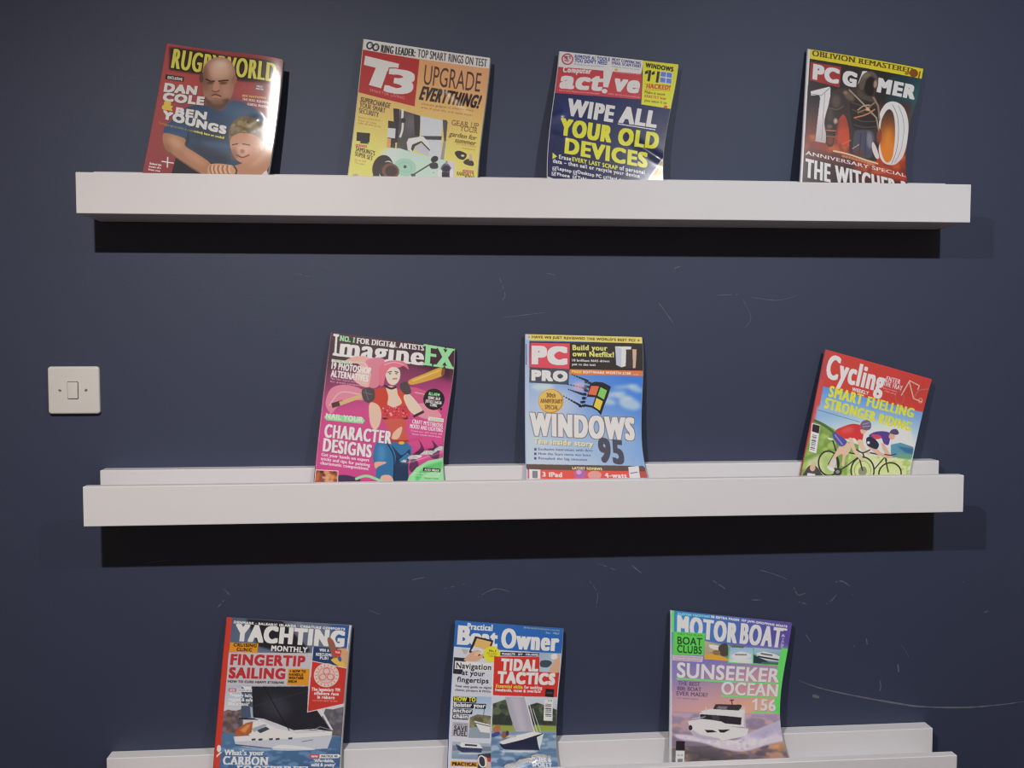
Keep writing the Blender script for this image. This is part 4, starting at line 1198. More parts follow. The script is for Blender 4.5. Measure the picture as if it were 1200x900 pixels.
def art_motor_boats(c):
    c.G('3f86c4','5a4c9c',(65,98),(938,108),[(-5,-5),(1005,-5),(1005,1262),(-5,1262)])
    c.G('7a74b4','e0a68c',(440,329),(551,765),[(-26,260),(1047,192),(1042,786),(-20,790)],bl=16.3)
    c.E('c88a9c',(805,502),(266,-13),(9,91),bl=65.1,a=.7)
    c.E('c8a0b0',(212,658),(235,-7),(2,71),bl=65.1,a=.5)
    c.E('8c80b8',(57,466),(98,-5),(2,98),bl=48.8,a=.6)
    c.G('b39cb8','6c6270',(551,765),(510,1162),[(-21,765),(1060,764),(1013,1192),(-12,1169)])
    c.N(['8c80a0','c4a8b8','d8a890','746c80'],120,26.1,4,[(-20,776),(1043,770),(1028,1005),(-16,983)],a=.5,asp=2.6,bl=6.5)
    c.N(['d8a070','4a464a','8a7070','5c5458','b88868'],140,26.1,5,[(-9,1025),(1023,1020),(1001,1192),(-6,1169)],a=.6,asp=2.4,bl=6.5)
    c.P('44444a',[(144,1054),(369,1043),(551,1104),(666,1154),(172,1156)],bl=22.8,a=.7)
    c.E('e0a060',(969,1035),(81,1),(-12,37),bl=22.8,a=.7)
    c.T('CUSTOM YACHTING',52,32,315,28,18.7,'7fd0e0',b=.1)
    c.T('38 EXTRA PAGES',324,28,560,31,19.1,'e0e4f0',b=.1)
    c.T('OF JAW-DROPPING BOATS',578,31,963,46,19.7,'e0d8f0',b=.1)
    c.T('MOTOR',49,190,554,211,162.1,'e0def0',by=.02,b=.12)
    c.T('BOAT',576,209,937,217,168.8,'e0def0',by=.02,b=.12)
    c.L('e0def0',16.3,[(868,60),(962,62)])
    c.T('&',927,124,956,125,21.5,'e0def0',b=.05)
    c.T('Y',931,149,954,150,15.3,'e0def0',b=.05)
    c.T('A',932,166,954,167,15.3,'e0def0',b=.05)
    c.T('C',932,183,955,184,15.3,'e0def0',b=.05)
    c.T('H',933,200,955,201,15.3,'e0def0',b=.05)
    c.T('T',933,217,956,218,15.3,'e0def0',b=.05)
    c.G('b0a890','7a7a78',(289,223),(490,340),[(282,212),(492,231),(498,351),(287,350)])
    c.P('d8a038',[(285,317),(358,305),(489,333),(498,354),(287,353)])
    c.P('e0dcd8',[(321,238),(417,242),(467,271),(356,273)],sm=1)
    c.P('4a4440',[(402,251),(466,216),(494,303),(431,315)],sm=1)
    c.E('8a6a50',(389,295),(35,-2),(2,20))
    c.E('c0a080',(340,280),(22,-2),(1,14))
    c.G('8fb4d4','c0d4e0',(591,236),(606,362),[(502,236),(697,236),(707,362),(502,363)])
    c.P('e4e6ea',[(519,312),(580,275),(644,277),(692,297),(650,324),(554,333)],sm=1)
    c.L('3a4a58',8.1,[(550,299),(646,294)])
    c.P('5a6a48',[(511,229),(622,227),(616,242),(509,244)])
    c.E('e8ecf0',(604,345),(81,-5),(1,12),bl=6.5)
    c.G('9cbccc','5a8a98',(830,233),(851,362),[(706,232),(952,234),(959,361),(714,365)])
    c.P('dcdee2',[(728,276),(794,256),(901,274),(950,293),(950,332),(845,328),(753,307)],sm=0)
    c.L('2c3038',13.0,[(752,301),(843,310),(933,318)])
    c.L('3a4048',9.8,[(773,276),(871,284)])
    c.P('2c3a44',[(710,288),(753,307),(847,339),(834,360),(716,355)],sm=0)
    c.P('4a6a58',[(783,343),(952,340),(956,361),(786,366)])
    c.P('62dd66',[(-9,-3),(24,-1),(23,165),(-8,167)])
    c.L('62dd66',8.1,[(489,231),(499,369)])
    c.L('62dd66',8.1,[(698,233),(711,365)])
    c.L('62dd66',6.5,[(502,366),(959,362)])
    c.P('62dd66',[(943,219),(1008,220),(1008,476),(998,768),(951,763),(936,364)])
    c.P('5fc855',[(17,161),(285,153),(279,328),(16,336)])
    c.T('PAY TO PLAY',58,183,264,181,12.9,'2c6a38',b=.06)
    c.T('BOAT',53,254,263,251,59.9,'1d4a2c',b=.05)
    c.T('CLUBS',51,317,262,316,59.8,'1d4a2c',b=.05)
    c.P('c4b4c6',[(13,339),(276,334),(272,377),(14,381)])
    c.T('Fractional ownership schemes',26,358,261,352,11.4,'8a7a8c')
    c.T('from just £99 per month',26,376,249,370,11.4,'8a7a8c')
    c.L('72d878',14.7,[(55,517),(965,515)])
    c.T('SUNSEEKER',55,507,966,506,117.4,'ece6f0',by=.02,sh=(3.3,4.9,'9a70a0'),b=.05)
    c.L('72d878',14.7,[(455,631),(970,630)])
    c.T('OCEAN',452,620,969,622,104.8,'ece6f0',by=.02,sh=(3.3,4.9,'a07890'),b=.06)
    c.L('72d878',13.0,[(751,749),(972,753)])
    c.T('156',764,737,958,744,94.6,'ece6f0',by=.02,sh=(3.3,4.9,'a07890'),b=.06)
    c.L('ece6f0',13.0,[(744,671),(771,652)])
    c.T('THE BEST',63,564,262,563,31.2,'5a4c70',b=.04)
    c.T('80ft BOAT',57,605,274,606,31.2,'5a4c70',b=.04)
    c.T('EVER MADE?',53,643,332,645,31.3,'5a4c70',b=.04)
    c.T('FULL REVIEW INSIDE',58,668,249,671,9.9,'6a5a78',b=.04)
    c.P('cfc6dc',[(48,936),(179,942),(310,963),(571,979),(675,935),(954,834),(1039,817),(1046,911),(1024,981),(860,1019),(637,1070),(464,1051),(276,999),(81,970)],sm=1,bl=6.5)
    c.N(['e4dcec','b0a4c4','d8cce0'],90,21.2,6,[(65,949),(571,983),(1037,849),(1016,981),(638,1061),(292,999)],a=.6,bl=4.9)
    c.P('a098b8',[(674,942),(988,818),(1033,895),(802,972)],bl=16.3,a=.6)
    c.P('dcd7e0',[(157,835),(261,819),(381,826),(482,843),(514,871),(701,888),(684,939),(623,957),(456,983),(293,976),(220,956),(183,914)],sm=0)
    c.P('b4acbc',[(183,914),(220,956),(293,976),(456,983),(425,964),(262,935),(197,899)],bl=4.9)
    c.P('26242c',[(305,899),(379,901),(415,916),(328,922)])
    c.P('26242c',[(426,898),(538,895),(477,921),(444,919)])
    c.E('2a2830',(181,885),(17,0),(0,20))
    c.P('d8d3dc',[(264,771),(382,751),(585,750),(669,763),(662,875),(514,871),(381,833),(261,816)],sm=0)
    c.P('2a2830',[(268,779),(483,787),(643,799),(635,859),(491,848),(457,833),(381,823),(264,813)],sm=0)
    c.P('57525a',[(365,786),(432,788),(448,825),(381,820)],a=.6)
    c.P('e0dce4',[(273,756),(382,732),(669,736),(676,763),(584,770),(298,770)],sm=0)
    c.P('38343c',[(406,698),(634,696),(648,707),(618,743),(382,737)],sm=0)
    c.P('8a828c',[(432,712),(516,714),(503,737),(412,733)],a=.8)
    c.L('cfc8d0',6.5,[(317,721),(323,755)])
    c.L('38343c',8.1,[(548,659),(556,694)])
    c.L('38343c',8.1,[(535,665),(568,661)])
    c.L('cfc8d0',4.9,[(197,817),(314,798)])
    c.P('cac4cc',[(642,704),(675,706),(678,882),(658,882)],a=.6)
    c.P('1e1a20',[(55,986),(131,988),(127,1057),(52,1054)])
    c.P('d8d6dc',[(52,1059),(127,1061),(120,1168),(49,1165)])
    c.L('4a4a54',4.9,[(68,1123),(108,1123)])
    c.L('4a4a54',3.3,[(68,1130),(108,1130)])
    c.L('4a4a54',4.9,[(68,1137),(108,1137)])
    c.L('4a4a54',3.3,[(67,1143),(107,1144)])
    c.L('4a4a54',4.9,[(67,1150),(107,1151)])
    c.L('4a4a54',3.3,[(67,1157),(107,1158)])
    c.T('£6.25',65,1098,112,1100,13.9,'3a3a44',b=.06)
    c.P('cfd2de',[(-18,-2),(3,-2),(21,1170),(-9,1169)],a=.8)
    c.P('5c6a68',[(20,1039),(49,1039),(46,1171),(18,1170)],bl=4.9,a=.8)
    c.tail(1161,1166)


# ------------------------------------------------------------------ materials
def lin(h):
    c = hexc(h).astype(float)
    return tuple(np.where(c <= .04045, c / 12.92, ((c + .055) / 1.055) ** 2.4)) + (1.0,)


def new_mat(name, rough=.5, spec=.5):
    m = bpy.data.materials.new(name)
    m.use_nodes = True
    b = m.node_tree.nodes['Principled BSDF']
    b.inputs['Roughness'].default_value = rough
    b.inputs['Specular IOR Level'].default_value = spec
    return m, m.node_tree.nodes, m.node_tree.links, b


def noise(ns, ls, scale, detail=3, rough=.5, coord='Object', stretch=None):
    tc = ns.new('ShaderNodeTexCoord')
    n = ns.new('ShaderNodeTexNoise')
    n.inputs['Scale'].default_value = scale
    n.inputs['Detail'].default_value = detail
    n.inputs['Roughness'].default_value = rough
    if stretch:
        mp = ns.new('ShaderNodeMapping')
        mp.inputs['Scale'].default_value = stretch
        ls.new(tc.outputs[coord], mp.inputs[0])
        ls.new(mp.outputs[0], n.inputs['Vector'])
    else:
        ls.new(tc.outputs[coord], n.inputs['Vector'])
    return n


def plain(name, col, rough=.5, spec=.5, var=.06, scale=40, bump=0.0, bscale=300):
    """one colour, very slightly uneven, with a fine surface grain"""
    m, ns, ls, b = new_mat(name, rough, spec)
    n = noise(ns, ls, scale)
    mx = ns.new('ShaderNodeMix')
    mx.data_type = 'RGBA'
    mx.inputs[6].default_value = tuple(c * (1 - var) for c in col[:3]) + (1,)
    mx.inputs[7].default_value = tuple(min(c * (1 + var), 1) for c in col[:3]) + (1,)
    ls.new(n.outputs[0], mx.inputs[0])
    ls.new(mx.outputs[2], b.inputs['Base Color'])
    if bump:
        n2 = noise(ns, ls, bscale, 2)
        bp = ns.new('ShaderNodeBump')
        bp.inputs['Strength'].default_value = bump
        bp.inputs['Distance'].default_value = .001
        ls.new(n2.outputs[0], bp.inputs['Height'])
        ls.new(bp.outputs[0], b.inputs['Normal'])
    return m


def wall_paint():
    m, ns, ls, b = new_mat('navy_wall_paint', .58, .80)
    b.inputs['Specular Tint'].default_value = (.80, .88, 1.0, 1)
    base = noise(ns, ls, 3.0, 4, .6)
    smear = noise(ns, ls, 5.0, 6, .65)
    fine = noise(ns, ls, 60.0, 4, .7)
    rp = ns.new('ShaderNodeValToRGB')
    rp.color_ramp.elements[0].position = .60
    rp.color_ramp.elements[1].position = .78
    rp.color_ramp.elements[0].color = (0, 0, 0, 1)
    rp.color_ramp.elements[1].color = (.35, .35, .35, 1)
    ls.new(smear.outputs[0], rp.inputs[0])
    mu = ns.new('ShaderNodeMath')
    mu.operation = 'MULTIPLY'
    ls.new(rp.outputs[0], mu.inputs[0])
    ls.new(fine.outputs[0], mu.inputs[1])
    m1 = ns.new('ShaderNodeMix')
    m1.data_type = 'RGBA'
    m1.inputs[6].default_value = (.0310, .0395, .0830, 1)
    m1.inputs[7].default_value = (.0355, .0445, .0920, 1)
    ls.new(base.outputs[0], m1.inputs[0])
    m2 = ns.new('ShaderNodeMix')
    m2.data_type = 'RGBA'
    ls.new(mu.outputs[0], m2.inputs[0])
    ls.new(m1.outputs[2], m2.inputs[6])
    m2.inputs[7].default_value = (.09, .10, .14, 1)
    ls.new(m2.outputs[2], b.inputs['Base Color'])
    n2 = noise(ns, ls, 260, 3)
    bp = ns.new('ShaderNodeBump')
    bp.inputs['Strength'].default_value = .12
    bp.inputs['Distance'].default_value = .001
    ls.new(n2.outputs[0], bp.inputs['Height'])
    ls.new(bp.outputs[0], b.inputs['Normal'])
    return m


def print_mat():
    """glossy coated paper carrying the printed colours"""
    m, ns, ls, b = new_mat('glossy_printed_paper', .42, .35)
    a = ns.new('ShaderNodeAttribute')
    a.attribute_name = 'print'
    ls.new(a.outputs['Color'], b.inputs['Base Color'])
    b.inputs['Coat Weight'].default_value = .55
    b.inputs['Coat Roughness'].default_value = .16
    n2 = noise(ns, ls, 38, 2)
    bp = ns.new('ShaderNodeBump')
    bp.inputs['Strength'].default_value = .05
    bp.inputs['Distance'].default_value = .002
    ls.new(n2.outputs[0], bp.inputs['Height'])
    ls.new(bp.outputs[0], b.inputs['Coat Normal'])
    return m


def page_edges():
    """many thin paper edges side by side"""
    m, ns, ls, b = new_mat('paper_edges', .7, .2)
    n = noise(ns, ls, 30, 2, .5, 'Object', (1, 90, 1))
    rp = ns.new('ShaderNodeValToRGB')
    rp.color_ramp.elements[0].color = (.42, .41, .40, 1)
    rp.color_ramp.elements[1].color = (.82, .81, .80, 1)
    rp.color_ramp.elements[0].position = .35
    rp.color_ramp.elements[1].position = .6
    ls.new(n.outputs[0], rp.inputs[0])
    ls.new(rp.outputs[0], b.inputs['Base Color'])
    return m


M_WALL = wall_paint()
M_SCUFF = plain('pale_scuff', (.145, .155, .20), .7, .2, .3, 90)
M_WHITE = plain('white_lacquer', (.80, .785, .805), .38, .4, .015, 6, .03, 500)
M_PLASTIC = plain('white_plastic', (.78, .765, .73), .35, .5, .01, 20)
M_SCREW = plain('screw_steel', (.42, .40, .37), .35, .6, .1, 300)
M_SLOT = plain('dark_gap', (.05, .05, .05), .8, .2)
M_FLOOR = plain('grey_carpet', (.022, .020, .019), .95, .1, .25, 220, .5, 400)
M_CEIL = plain('white_ceiling', (.75, .73, .70), .9, .2, .02)
M_PRINT = print_mat()
M_EDGE = page_edges()


# ------------------------------------------------------------------ mesh helpers
def link(name, me, mats, parent=None, smooth=False):
    o = bpy.data.objects.new(name, me)
    C.objects.link(o)
    for m in (mats if isinstance(mats, (list, tuple)) else [mats]):
        me.materials.append(m)
    if smooth:
        me.polygons.foreach_set('use_smooth', [True] * len(me.polygons))
    if parent:
        o.parent = parent
    return o


def mesh(name, v, f):
    me = bpy.data.meshes.new(name)
    me.from_pydata([tuple(p) for p in v], [], f)
    me.update()
    return me


def box(name, x0, x1, y0, y1, z0, z1, mat, parent=None, bev=0.0, seg=3):
    v = [(x, y, z) for x in (x0, x1) for y in (y0, y1) for z in (z0, z1)]
    f = [(0, 1, 3, 2), (4, 6, 7, 5), (0, 4, 5, 1), (2, 3, 7, 6), (0, 2, 6, 4), (1, 5, 7, 3)]
    o = link(name, mesh(name, v, f), mat, parent)
    if bev:
        md = o.modifiers.new('edge', 'BEVEL')
        md.width = bev
        md.segments = seg
        md.limit_method = 'ANGLE'
        md.harden_normals = False
    return o


def empty(name, loc, label=None, cat=None, group=None):
    o = bpy.data.objects.new(name, None)
    C.objects.link(o)
    o.location = loc
    o.empty_display_size = .02
    if label:
        o['label'] = label
        o['category'] = cat
    if group:
        o['group'] = group
    return o


# ------------------------------------------------------------------ room
def scuff_strip(pts, w, seed):
    """a rubbed, tapering mark on the paint: quads a hair proud of it"""
    rnd = random.Random(seed)
    p = smooth_pts(pts, False)
    n = len(p)
    v, f = [], []
    for i, q in enumerate(p):
        d = p[min(i + 1, n - 1)] - p[max(i - 1, 0)]
        d = d / (np.hypot(*d) + 1e-9)
        k = np.array([-d[1], d[0]]) * w * .5 * (math.sin(math.pi * (i + .3) / (n + .2)) ** .5) * rnd.uniform(.5, 1.2)
        v += [(q[0] + k[0], -.0003, q[1] + k[1]), (q[0] - k[0], -.0003, q[1] - k[1])]
    for i in range(n - 1):
        if seed == 0 or rnd.random() < .9:
            f.append((2 * i, 2 * i + 1, 2 * i + 3, 2 * i + 2))
    return v, f


def build_wall():
    X0, X1 = -1.75, 2.25
    v = [(x, y, z) for x in (X0, X1) for y in (0, .1) for z in (0, CEIL)]
    f = [(0, 1, 3, 2), (4, 6, 7, 5), (0, 4, 5, 1), (2, 3, 7, 6), (0, 2, 6, 4), (1, 5, 7, 3)]
    nf = len(f)
    for k, (pts, w) in enumerate(SCUFFS):
        a, b = scuff_strip(pts, w, k)
        n = len(v)
        v += a
        f += [tuple(i + n for i in q) for q in b]
    o = link('wall_back', mesh('wall_back', v, f), [M_WALL, M_SCUFF])
    for i in range(nf, len(o.data.polygons)):
        o.data.polygons[i].material_index = 1
    o['kind'] = 'structure'


SCUFFS = [
    ([(0.6882, 0.907), (0.7298, 0.8909), (0.7966, 0.874), (0.8807, 0.8564), (0.9315, 0.8481), (1.0165, 0.8436), (1.0848, 0.8462), (1.1363, 0.8512)], 0.00341),
    ([(0.756, 1.0919), (0.7692, 1.0932), (0.7792, 1.0881), (0.786, 1.0831)], 0.00248),
    ([(0.7402, 1.0501), (0.7517, 1.058), (0.7598, 1.0675)], 0.00201),
    ([(0.8478, 0.9019), (0.8498, 0.8904), (0.8483, 0.8806)], 0.00248),
    ([(0.7896, 1.0684), (0.7913, 1.0651)], 0.00186),
    ([(1.0069, 1.0879), (1.0086, 1.0846)], 0.00248),
    ([(0.7016, 0.9944), (0.7117, 0.9795)], 0.00186),
    ([(0.8867, 0.9697), (0.8987, 0.9546), (0.904, 0.9446)], 0.00155),
    ([(0.7167, 0.8767), (0.7301, 0.8729)], 0.00775),
    ([(0.7947, 0.9706), (0.7965, 0.9673)], 0.00186),
    ([(0.8195, 0.983), (0.8231, 0.9666)], 0.0031),
    ([(0.8824, 0.9321), (0.8845, 0.9156)], 0.0031),
    ([(1.0509, 1.0261), (1.0593, 1.0292)], 0.0031),
    ([(0.6113, 1.1176), (0.6358, 1.1106), (0.6687, 1.097)], 0.00155),
    ([(0.5958, 1.0617), (0.6153, 1.0612)], 0.00186),
    ([(0.6858, 1.0563), (0.7023, 1.0511)], 0.00201),
    ([(0.6771, 1.084), (0.6856, 1.0692), (0.7003, 1.0721)], 0.00248),
    ([(0.1267, 1.6568), (0.1374, 1.6264), (0.1312, 1.6158)], 0.00186),
    ([(0.4448, 1.6738), (0.4558, 1.6785)], 0.00248),
    ([(0.5883, 1.6233), (0.6366, 1.6173), (0.6767, 1.6268)], 0.00155),
    ([(0.5245, 1.6262), (0.5643, 1.6279)], 0.00155),
    ([(0.2111, 1.6648), (0.2265, 1.6618)], 0.00155),
    ([(-0.2334, 1.6624), (-0.2084, 1.6566)], 0.00155),
    ([(0.5724, 1.6202), (0.5888, 1.586), (0.5763, 1.5657)], 0.00139),
    ([(0.1343, 1.5853), (0.2112, 1.5946)], 0.00139),
    ([(0.4138, 1.6166), (0.4457, 1.5734)], 0.00139),
    ([(-0.3635, 1.1047), (-0.3489, 1.0891)], 0.00186),
    ([(-0.3743, 1.0713), (-0.3623, 1.0848)], 0.00186),
    ([(-0.109, 1.06), (-0.0893, 1.0518)], 0.00155),
    ([(-0.0355, 1.1127), (-0.0049, 1.1183)], 0.00155),
    ([(0.0258, 1.0958), (0.0643, 1.1043)], 0.00155),
    ([(0.2907, 1.1055), (0.3067, 1.0814), (0.3036, 1.0545)], 0.00155),
    ([(0.3064, 1.1367), (0.3413, 1.1233)], 0.00139),
    ([(0.0875, 1.0787), (0.1185, 1.0936), (0.1496, 1.0866)], 0.00155),
    ([(-0.4977, 1.1534), (-0.4538, 1.1586)], 0.00139),
    ([(0.5223, 1.1003), (0.5468, 1.0837)], 0.00186),
    ([(0.3698, 1.1322), (0.389, 1.116)], 0.00171),
]

build_wall()
o = box('floor', -1.75, 2.25, -3.4, .1, -.05, 0, M_FLOOR)
o['kind'] = 'structure'
o = box('ceiling', -1.75, 2.25, -3.4, .1, CEIL, CEIL + .05, M_CEIL)
o['kind'] = 'structure'

# ------------------------------------------------------------------ ledges
LX, LW = -.5614, 1.5003          # left end and length
LIP = [1.8147, 1.3077, .8034]    # height of the front lip's top edge
LIP_H, LIP_T, DEPTH = .0659, .018, .1137
BOARD = .016
RAIL_T, RAIL_UP = .0294, .0147


def ledge(z, label):
    t = empty('picture_ledge', (LX + LW / 2, 0, z - LIP_H), label, 'shelf', 'long white wall ledges')
    h = LW / 2
    # a hair's gap to the wall and between the glued boards keeps the joints crisp
    box('front_lip', -h, h, -DEPTH, -DEPTH + LIP_T, 0, LIP_H, M_WHITE, t, .0014)
    box('base_board', -h, h, -DEPTH + LIP_T, -RAIL_T, 0, BOARD, M_WHITE, t, .0006, 1)
    box('back_rail', -h, h, -RAIL_T, 0, 0, LIP_H + RAIL_UP, M_WHITE, t, .0014)
    return t


ledge(LIP[0], 'long white wall ledge at the top, holding four magazines')
ledge(LIP[1], 'long white wall ledge in the middle, holding three magazines right of the light switch')
ledge(LIP[2], 'long white wall ledge at the bottom, holding three boating magazines')

# ------------------------------------------------------------------ light switch
def rounded_slab(name, w, h, d, r, dome, mat, parent, x=0, z=0, y=0, n=8):
    """rounded rectangle facing -y, edges rolled back by 'dome'"""
    ring = []
    for cx, cz, a0 in ((w / 2 - r, h / 2 - r, 0), (-w / 2 + r, h / 2 - r, 90), (-w / 2 + r, -h / 2 + r, 180), (w / 2 - r, -h / 2 + r, 270)):
        for k in range(n + 1):
            a = math.radians(a0 + 90 * k / n)
            ring.append((cx, cz, math.cos(a), math.sin(a)))
    lv = [(0, 0)] + [(dome * (1 - math.cos(t)), d - dome + dome * math.sin(t)) for t in np.linspace(0, math.pi / 2, 6)]
    v, f = [], []
    N = len(ring)
    for ins, dep in lv:
        rr = max(r - ins, .0004)
        sx, sz = (w / 2 - ins) / (w / 2), (h / 2 - ins) / (h / 2)
        for cx, cz, ca, sa in ring:
            px = (abs(cx) + r - ins - rr) * (1 if cx > 0 else -1)
            pz = (abs(cz) + r - ins - rr) * (1 if cz > 0 else -1)
            v.append((x + px + rr * ca, y - dep, z + pz + rr * sa))
    for i in range(len(lv) - 1):
        for k in range(N):
            a, b = i * N + k, i * N + (k + 1) % N
            f.append((a, b, b + N, a + N))
    f.append(tuple((len(lv) - 1) * N + k for k in range(N)))
    f.append(tuple(reversed(range(N))))
    return link(name, mesh(name, v, f), mat, parent, True)


sw = empty('light_switch', (-.6089, 0, 1.535 - .0761), 'square white light switch on the navy wall left of the middle ledge', 'light switch')
rounded_slab('faceplate', .086, .082, .0095, .0055, .0035, M_PLASTIC, sw)
rounded_slab('rocker_gap', .0185, .0305, .0003, .0022, .0001, M_SLOT, sw, -.001, .0, -.0094)
rk = rounded_slab('rocker', .0168, .0286, .0026, .0018, .0010, M_PLASTIC, sw, -.001, 0, -.0094)
for i, sx in enumerate((-.0225, .0210)):
    s = rounded_slab('screw', .0052, .0052, .0009, .0025, .0004, M_SCREW, sw, sx, .0002, -.0094)
    g = box('screw_slot', -.0021, .0021, -.0107, -.0102, -.0005, .0005, M_SLOT, s)
    g.matrix_local = Matrix.Translation((sx, 0, .0002)) @ Matrix.Rotation(math.radians((25, -40)[i]), 4, 'Y')

# ------------------------------------------------------------------ magazines
HT = .285                         # foot / head: the cover's distance from the wall at its foot and HT above it
PRINT_GAIN = 1.35

